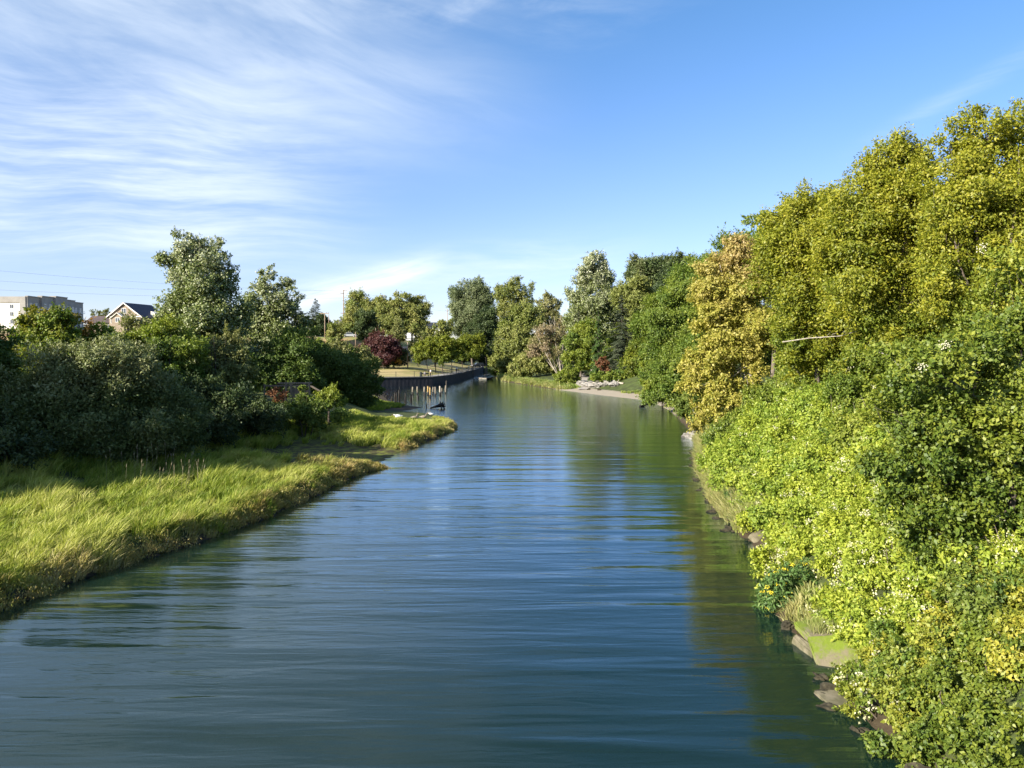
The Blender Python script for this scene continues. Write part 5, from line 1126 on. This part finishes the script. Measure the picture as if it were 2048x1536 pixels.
# bare dead branches sticking out
for i, (pts, r_, lab) in enumerate([
    ([(1565, 684, 44), (1620, 676, 43), (1680, 672, 42), (1722, 660, 41.5)], .032, 'long pale dead branch reaching left under the yellow maples'),
    ([(1755, 703, 24), (1780, 712, 24), (1800, 735, 24), (1822, 745, 24)], .014, 'bent grey bare twig in the green thicket right of centre')]):
    p_ = [P(*q_) for q_ in pts]; mb = MB(); rg = np.random.default_rng(i)
    mb.tube([q_ - p_[0] for q_ in p_], [r_, r_ * .9, r_ * .7, r_ * .35], 7)
    for k_ in range(6):
        a_ = p_[0].lerp(p_[-1], rg.uniform(.2, .9)) - p_[0]; d_ = Vector(rg.normal(size=3)) * r_ * 7 + (p_[-1] - p_[0]).normalized() * r_ * 12
        mb.tube([a_, a_ + d_ * .5, a_ + d_ + Vector((0, 0, r_ * 3))], [r_ * .35, r_ * .25, r_ * .1], 5)
    o = mb.build('bare_branch', M_barkpale); o.location = p_[0]; tag(o, lab, 'branch')

# ------------------------------------------------------------------ right bank thicket
def bank_plant(name, label, y0, y1, s0, s1, n, rad, mat, leaf, seed, cat='shrub', group=None, blossoms=0, lift=.25, cover=2.6, fl=None, fsize=.055, **kw):
    """mounded thicket that follows the slope of the right bank"""
    rg = np.random.default_rng(seed); ys = rg.uniform(y0, y1, n); ss = rg.uniform(s0, s1, n); xs = xr(ys) + ss
    ok_ = np.hypot(xs - 7.75, (ys - 19.3) * .8) > 1.0; ok_ &= np.hypot(xs - 8.1, ys - 23.0) > 1.35; xs, ys = xs[ok_], ys[ok_]
    zs = hgt(xs, ys); ym, xm = ys.mean(), xs.mean(); base = Vector((xm, ym, h1(xm, ym))); root = empty(name, base, label, cat, group)
    lo = []
    for x_, y_, z_ in zip(xs, ys, zs):
        r_ = rad * rg.uniform(.7, 1.3); lo.append((x_ - base.x, y_ - base.y, z_ + lift * r_ - base.z, r_, r_, r_ * .85))
    mb = MB()
    for q_ in lo:
        for k_ in range(2):
            d_ = rdir(rg, 1)[0]; d_[2] = abs(d_[2]); limb(mb, (q_[0], q_[1], q_[2] - q_[5]), np.array(q_[:3]) + d_ * np.array(q_[3:]) * .95, .022, .006, rg, 5, .12, 4)
    mb.build('stems', M_bark, root)
    crown(lo, leaf, seed + 1, mat, root, cover=cover, name='foliage', zmin=.06 - base.z, boughs=7, bsize=.42, **kw)
    if blossoms:
        L = np.array(lo); k_ = rg.integers(0, len(L), blossoms); D = unit(rg.normal(size=(blossoms, 3)) * .8 + np.array([-.8, -.5, .55])); C = L[k_, :3] + D * L[k_, 3:] * rg.uniform(.95, 1.15, (blossoms, 1))
        m_ = 16; idx = np.repeat(np.arange(blossoms), m_); Pn = C[idx] + rg.normal(size=(len(idx), 3)) * np.repeat(rg.uniform(.03, .085, blossoms), m_)[:, None]
        leaf_mesh('blossoms', Pn, rdir(rg, len(idx)), unit(rdir(rg, len(idx)) + np.array([-.6, -.5, .8])), fsize * rg.uniform(.6, 1.3, len(idx)), rg.random(len(idx)), np.zeros(len(idx)), fl or L_flower, root, .4)
    return root
gv = 'flowering chartreuse vines on the right bank'
bank_plant('flowering_vine', 'nearest chartreuse vine mound with many cream blossoms above the mossy slab', 17.8, 22.5, .75, 3.6, 34, .62, L_chart, .085, 210, 'vine', gv, 150, tone=lambda hz, c, r_: c * .7)
bank_plant('bramble', 'small green bramble at the waterline below the mossy slab', 15.6, 17.9, .05, 1.5, 16, .42, L_bramb, .08, 231, 'shrub', None, 26, tone=lambda hz, c, r_: c * .5)
bank_plant('flowering_vine', 'cream flecked vine curtain hanging just right of the mossy slab', 16.6, 21.4, 1.35, 3.9, 40, .58, L_chart, .085, 230, 'vine', gv, 130, tone=lambda hz, c, r_: c * .8)
bank_plant('flowering_vine', 'largest chartreuse vine mound with cream blossoms, right of the yellow flowered plant', 22.0, 28.8, .15, 4.6, 52, .72, L_chart, .09, 211, 'vine', gv, 170, tone=lambda hz, c, r_: c * .7)
bank_plant('flowering_vine', 'chartreuse vine mound with cream blossoms above the two leaning slabs', 28.0, 36.0, .45, 5.4, 68, .8, L_chart, .10, 212, 'vine', gv, 120, tone=lambda hz, c, r_: c)
bank_plant('flowering_vine', 'farther green vine mound with white blossoms below the golden maple trunk', 36.0, 47.0, .75, 6.0, 66, .95, L_chart, .12, 213, 'vine', gv, 90, tone=lambda hz, c, r_: np.clip(c + .25, 0, 1))
bank_plant('green_vine', 'farthest leafy green vine mound, at the foot of the golden maple', 46.0, 56.0, 1.4, 6.5, 40, 1.0, L_bramb, .14, 214, 'vine', None, 30, tone=lambda hz, c, r_: c * .3)
bank_plant('bank_herb', 'dark blue green ferny herbs above the leaning slabs', 33.5, 37.5, .7, 1.9, 14, .45, L_tansy, .08, 215, 'herb', None, 0, wid=.14)
bank_plant('bramble', 'yellow green bramble mound in the bottom right corner', 15.0, 18.2, .35, 3.6, 34, .5, L_bramb, .075, 216, 'shrub', None, 30, tone=lambda hz, c, r_: c * 1.0, cover=2.4)
bank_plant('bramble', 'darker trailing bramble with bare stems hanging over the water in the bottom right corner', 11.5, 15.6, -.1, 3.2, 40, .48, L_plum, .075, 217, 'shrub', None, 0, tone=lambda hz, c, r_: c * .6, cover=2.0, droop=.6)
bank_plant('bramble', 'green bramble slope behind the bottom right corner', 18.0, 22.5, 3.2, 6.0, 26, .75, L_bramb, .085, 218, 'shrub', None, 10, tone=lambda hz, c, r_: c * .35)
bank_plant('thicket', 'green shrubby thicket between the vines and the yellow maples', 24.0, 36.0, 4.8, 9.5, 40, 1.15, L_green, .11, 219, 'shrub', None, 14, tone=lambda hz, c, r_: np.clip(c, 0, 1), lift=.5)
bank_plant('thicket', 'upper green thicket under the tallest yellow maple', 24.0, 34.0, 7.0, 13.0, 30, 1.5, L_plum, .11, 220, 'shrub', None, 8, lift=.7)
# red dock seed stalks
rg = np.random.default_rng(3)
for i, (px, py, Yd) in enumerate([(1488, 965, 38), (1474, 1000, 36.5), (1594, 938, 33), (1622, 792, 45), (1478, 1008, 36.2)]):
    p_ = P(px, py, Yd); zb = h1(p_.x, p_.y); mb = MB(); z0 = min(zb, p_.z - .4)
    mb.tube([(0, 0, z0 - p_.z - .05), (.02, 0, .35)], [.012, .006], 5)
    o = empty('dock_stalk', p_, ['upper red dock stalk in the pale bank grass', 'left of the lower pair of red dock stalks', 'single red dock stalk among the chartreuse vines', 'red seed head near the golden maple trunk', 'right of the lower pair of red dock stalks'][i], 'plant')
    mb.build('stem', M_bark, o); n_ = 70
    z_ = rg.uniform(-.25, .36, n_); Pn = np.stack([rg.normal(size=n_) * .05, rg.normal(size=n_) * .05, z_], -1)
    leaf_mesh('seed_head', Pn, rdir(rg, n_), rdir(rg, n_), np.full(n_, .07), rg.random(n_), np.zeros(n_), L_red, o, .35)
# tansy
c_ = P(1572, 1190, 23.2); zb = max(0.0, h1(c_.x + .8, c_.y)); root = empty('tansy_plant', (c_.x + .40, c_.y + .15, zb), 'dark ferny plant with yellow flower heads leaning over the water', 'plant')
lo = [(x_ - .45, y_ - .2, c_.z + z_ - zb, r_, r_, r_) for x_, y_, z_, r_ in [(0, 0, 0, .42), (-.3, -.1, -.1, .38), (.28, 0, .22, .42), (.1, -.1, .45, .36), (-.25, 0, .3, .34), (.3, .1, -.2, .42), (-.1, -.1, -.42, .34), (.55, .2, .1, .4), (-.5, -.15, .1, .32), (-.15, -.2, .62, .32), (.4, 0, .6, .36)]]
mb = MB()
for q_ in lo: limb(mb, (0.3, .2, -.3), q_[:3], .02, .008, rg, 6, .1, 5)
mb.build('stems', M_bark, root)
crown(lo, .12, 301, L_tansy, root, cover=3.4, name='foliage', wid=.15, droop=.6, spray=.5)
fl_ = []
for k_ in range(64):
    q_ = lo[rg.integers(len(lo))]; d_ = unit(rg.normal(size=3) * .7 + np.array([-.4, -.7, .4])); fl_.append(np.array(q_[:3]) + d_ * q_[3] * 1.05)
fl_ = np.array(fl_); idx = np.repeat(np.arange(len(fl_)), 26); Pn = fl_[idx] + rg.normal(size=(len(idx), 3)) * np.array([.045, .045, .022])
leaf_mesh('flower_heads', Pn, unit(rdir(rg, len(idx)) * .6 + np.array([0, 0, 1.])), unit(rdir(rg, len(idx)) + np.array([-.5, -.8, .6])), np.full(len(idx), .035), rg.random(len(idx)), np.zeros(len(idx)), L_yflower, root, .45)
# plum tree in the right foreground
tree('plum_tree', 'near dark green plum tree with yellow fruit filling the right edge', 'tree', 2010, 18.2,
     [(1850, 735, 85, 60), (1940, 745, 90, 75, 1), (2040, 720, 90, 80, 1), (1790, 840, 75, 60), (1870, 860, 90, 70), (1970, 870, 95, 80), (2060, 860, 90, 85), (1800, 950, 70, 62), (1890, 970, 90, 70), (1990, 990, 90, 75), (2070, 1000, 80, 80), (1860, 1060, 80, 60, -.4), (1950, 1090, 90, 62, -.5), (2040, 1110, 80, 70, -.4), (2010, 640, 75, 60, 2), (2060, 560, 60, 60, 2.5)],
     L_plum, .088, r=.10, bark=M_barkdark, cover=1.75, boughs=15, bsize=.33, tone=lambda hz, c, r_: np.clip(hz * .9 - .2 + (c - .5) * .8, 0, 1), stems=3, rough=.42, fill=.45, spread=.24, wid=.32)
tree('plum_tree', 'lower near dark leaved bush between the plum tree and the brambles at the right edge', 'tree', 2030, 16.4,
     [(1960, 1190, 70, 50), (2040, 1200, 70, 60), (2000, 1270, 60, 50), (2060, 1300, 60, 60)],
     L_alder, .08, r=.05, bark=M_barkdark, cover=2.2, stems=2, rough=.4, wid=.32)
pt_ = [(1893, 688, 17.2), (1886, 694, 17.2), (1897, 693, 17.1), (1843, 733, 16.6), (1838, 738, 16.5)]
for (cx, cy, Yd, n_, lab) in ((1891, 690, 16.6, 5, 'upper cream elder blossom cluster beside the plum tree'), (1843, 734, 16.2, 4, 'lower cream elder blossom cluster beside the plum tree'), (1965, 496, 30, 6, 'small white blossom cluster high in the tallest yellow maple')):
    p_ = P(cx, cy, Yd); mb = MB()
    for k_ in range(n_ * 5): d_ = rg.normal(size=3) * Yd * .0035; mb.blob(tuple(d_), (Yd * .0009,) * 3, k_, .3, 1)
    o = mb.build('blossom_cluster', M_cream_fl); o.location = p_; tag(o, lab, 'blossom')

# ------------------------------------------------------------------ grasses
rg = np.random.default_rng(11)
def tussocks(x, y, hbase, rad, per, tone, rnd0, wind, wk=1.0):
    """grass tussocks: blades fan out of each root"""
    n = len(x); k = rg.poisson(per, n).clip(6); ix = np.repeat(np.arange(n), k); N_ = len(ix)
    a = rg.uniform(0, 6.283, N_); r_ = rg.random(N_) ** .6; off = np.stack([np.cos(a), np.sin(a)], -1) * (r_ * rad[ix])[:, None]
    px_, py_ = x[ix] + off[:, 0], y[ix] + off[:, 1]; z_ = hgt(px_, py_) - .03
    h = hbase[ix] * (1.12 - .45 * r_ ** 2) * rg.uniform(.65, 1.2, N_)
    lean = np.stack([off[:, 0] / rad[ix] * .55 + wind[0] + rg.normal(size=N_) * .22, off[:, 1] / rad[ix] * .55 + wind[1] + rg.normal(size=N_) * .22, -.16 * np.ones(N_)], -1)
    wid = (.0075 + .00022 * py_ + rg.random(N_) * .004) * wk
    return np.stack([px_, py_, z_], -1), h, wid, lean, np.clip(rnd0[ix] + rg.normal(size=N_) * .16, 0, 1), np.clip(tone[ix] + rg.normal(size=N_) * .15, 0, 1)
def marsh(n, y0, y1):
    y = y0 + (y1 - y0) * rg.random(n) ** 1.15; W = marsh_w(y) + 2.5; s = rg.random(n) ** 1.2 * W - .05
    x = xl(y) + 0.35 * wob(0 * y, y, 1.0, .4) - s
    keep = (x > -0.68 * y - 1) & (y < 81.5 + np.clip(s - 3, 0, 5)) & (rg.random(n) > mud_flat(x, y) * 1.4) & (wob(x, y, .75, 2.1) > -.48 + .2 * (s > 9))
    keep &= ~((np.hypot((x + 11.2) / 2.6, (y - 87.5) / 3.2) < 1) & (rg.random(n) < .85))
    x, y, s = x[keep], y[keep], s[keep]; n = len(x)
    edge = np.clip(1 - s / (1.0 + .7 * wob(x, y, .8, 5.0)).clip(.35), 0, 1) + np.clip(1 - np.abs(y - 84) / 7, 0, 1) * np.clip(1.2 - s / 3.5, 0, 1)
    edge = np.clip(edge + np.exp(-((y - 49.5) / 2.6) ** 2) * (s < 5) * .8, 0, 1); big = .5 + .5 * wob(x, y, .45, .9)
    h = np.clip(.46 + .62 * (big - .25) - .30 * edge, .16, 1.15) * rg.uniform(.6, 1.4, n)
    rad = rg.uniform(.14, .34, n) * (.75 + .5 * big)
    h = h * (.35 + .65 * sm(y, 84, 76)); rn = np.clip(.48 + .55 * wob(x, y, .3, 4.0) + rg.normal(size=n) * .17, 0, 1)
    return tussocks(x, y, h, rad, 52, edge * .95 * (rg.random(n) < .85) + .35 * (rg.random(n) < .10), rn, (.30, .12))
def spit(n):
    y = rg.uniform(97, 128, n); s = rg.uniform(2.2, 9, n); x = xl(y) - s; k_ = hgt(x, y) > .12; x, y, s = x[k_], y[k_], s[k_]
    return tussocks(x, y, np.full(len(x), .5), np.full(len(x), .4), 40, np.zeros(len(x)), rg.random(len(x)) * .4, (.2, .1), 1.3)
def islet(n):
    a_ = rg.uniform(0, 6.283, n); r_ = rg.random(n) ** .5; x, y = -9.3 + np.cos(a_) * r_ * 1.5, 51.4 + np.sin(a_) * r_ * .9
    return tussocks(x, y, np.full(n, .42), np.full(n, .22), 46, np.full(n, .75), rg.random(n) * .5, (.2, .0))
parts_ = [islet(60), spit(500), marsh(5600, 20, 62), marsh(3000, 58, 100)]
cat_ = [np.concatenate(q_) for q_ in zip(*parts_)]
tag(blades('marsh_grass', *cat_[:4], cat_[4], cat_[5], L_grass, None, 5), 'long wind bent green marsh grass, tan at the water edge, on the left bank', 'grass', kind='stuff')
# tan pickleweed tufts at the edge
def tufts(n, y0, y1):
    y = rg.uniform(y0, y1, n); s = rg.random(n) ** 1.3 * 1.5 - .15; x = xl(y) + .35 * wob(0 * y, y, 1.0, .4) - s
    k_ = (wob(x, y, 1.6, .7) > -.25) & (mud_flat(x, y) < .75); x, y, s = x[k_], y[k_], s[k_]; m_ = 34; idx = np.repeat(np.arange(len(x)), m_); N_ = len(idx)
    C = np.stack([x, y, hgt(x, y)], -1)[idx]; off = rg.normal(size=(N_, 3)) * np.array([.13, .13, .11]); off[:, 2] = np.abs(off[:, 2]) + .02
    return C + off, unit(rg.normal(size=(N_, 3)) * .55 + np.array([0, 0, 1.0])), rdir(rg, N_), .075 * rg.uniform(.6, 1.3, N_) * (1 + .006 * C[:, 1]), rg.random(N_), np.clip(.75 - s[idx] * .5 + .35 * wob(C[:, 0], C[:, 1], .7, 2.0) + rg.normal(size=N_) * .2, 0, 1)
tf = tufts(2300, 21, 86)
tag(leaf_mesh('pickleweed', *tf, L_grass, None, .2), 'low tan and olive pickleweed fringe along the left waterline', 'ground cover', kind='stuff')
# seed heads standing over the shaded grass
y_ = rg.uniform(38, 46, 40); x_ = -0.445 * y_ + rg.uniform(-2.6, 2.2, 40)
mbs = MB()
for a_, b_ in zip(x_, y_):
    z_ = h1(a_, b_); H = rg.uniform(1.0, 1.55); lx_ = rg.uniform(-.1, .25)
    mbs.tube([(a_, b_, z_), (a_ + lx_ * .4, b_, z_ + H * .6), (a_ + lx_, b_, z_ + H)], [.006, .005, .003], 4)
    mbs.tube([(a_ + lx_, b_, z_ + H), (a_ + lx_ * 1.1, b_, z_ + H + .08), (a_ + lx_ * 1.25, b_, z_ + H + .2)], [.008, .018, .005], 5)
tag(mbs.build('grass_seed_heads', mat_plain('dry_seed_head', (.22, .18, .11), (.32, .27, .18), 6, .9)), 'tall pale grass seed heads standing in front of the dark willows', 'grass', kind='stuff')
# bank grass on the right shore
def bank_grass(n, y0, y1, s0, s1, hm, per=44, rmul=1.0, wmul=1.0):
    y = rg.uniform(y0, y1, n); s = s0 + rg.random(n) ** 1.2 * (s1 - s0); x = xr(y) + s; k_ = (hgt(x, y) > .04) & (wob(x, y, 1.1, .5) > -.7); x, y, s = x[k_], y[k_], s[k_]; n = len(x)
    h = hm * rg.uniform(.55, 1.3, n); return tussocks(x, y, h, rg.uniform(.13, .3, n) * rmul, per, np.clip(.70 - s * .42 + rg.normal(size=n) * .28, 0, 1), rg.random(n), (-.25, -.1), 1.25 * wmul)
pr = [bank_grass(1300, 32.5, 56, .0, 2.2, .72), bank_grass(420, 50, 66, .1, 2.8, .9), bank_grass(700, 160, 232, .3, 4.0, .8, 34, 2.2, 1.4), bank_grass(330, 98, 142, 4.2, 9, .55, 34, 1.6, 1.2), bank_grass(140, 20.5, 28, .0, .9, .45, 26)]
q_ = [np.concatenate(k_) for k_ in zip(*pr)]
tag(blades('bank_grass', *q_[:4], q_[4], q_[5], L_bgrass, None, 6), 'pale green and straw coloured grass along the foot of the right bank', 'grass', kind='stuff')
# tufts on the flat slab
n = 500; c_ = P(1650, 1262, 20.3); x_ = c_.x + rg.uniform(-.45, .45, n); y_ = c_.y + rg.uniform(-.4, .3, n)
o = blades('grass_tuft', np.stack([x_, y_, np.full(n, c_.z + .02)], -1), rg.uniform(.2, .5, n), np.full(n, .006), np.stack([rg.normal(size=n) * .4, rg.normal(size=n) * .4, -.2 * np.ones(n)], -1), rg.random(n), rg.random(n) * .7, L_bgrass, None, 7)
tag(o, 'grass tuft growing on the flat concrete slab', 'grass')
# gravel path up from the beach
pc = [(14.0, 156, 0), (14.4, 164, 0), (15.6, 172, 0), (16.6, 182, 0), (17.0, 200, 0)]; mb = MB()
for i in range(len(pc) - 1):
    (x0, y0, _), (x1, y1, _) = pc[i], pc[i + 1]
    for k_ in range(4):
        ya, yb = y0 + (y1 - y0) * k_ / 4, y0 + (y1 - y0) * (k_ + 1) / 4; xa, xb = x0 + (x1 - x0) * k_ / 4, x0 + (x1 - x0) * (k_ + 1) / 4
        mb.add([(xa - 1.1, ya, h1(xa, ya) + .1), (xa + 1.1, ya, h1(xa, ya) + .1), (xb + 1.1, yb, h1(xb, yb) + .1), (xb - 1.1, yb, h1(xb, yb) + .1)], [(0, 1, 2, 3)])
tag(mb.build('path', M_pathg), kind='structure')
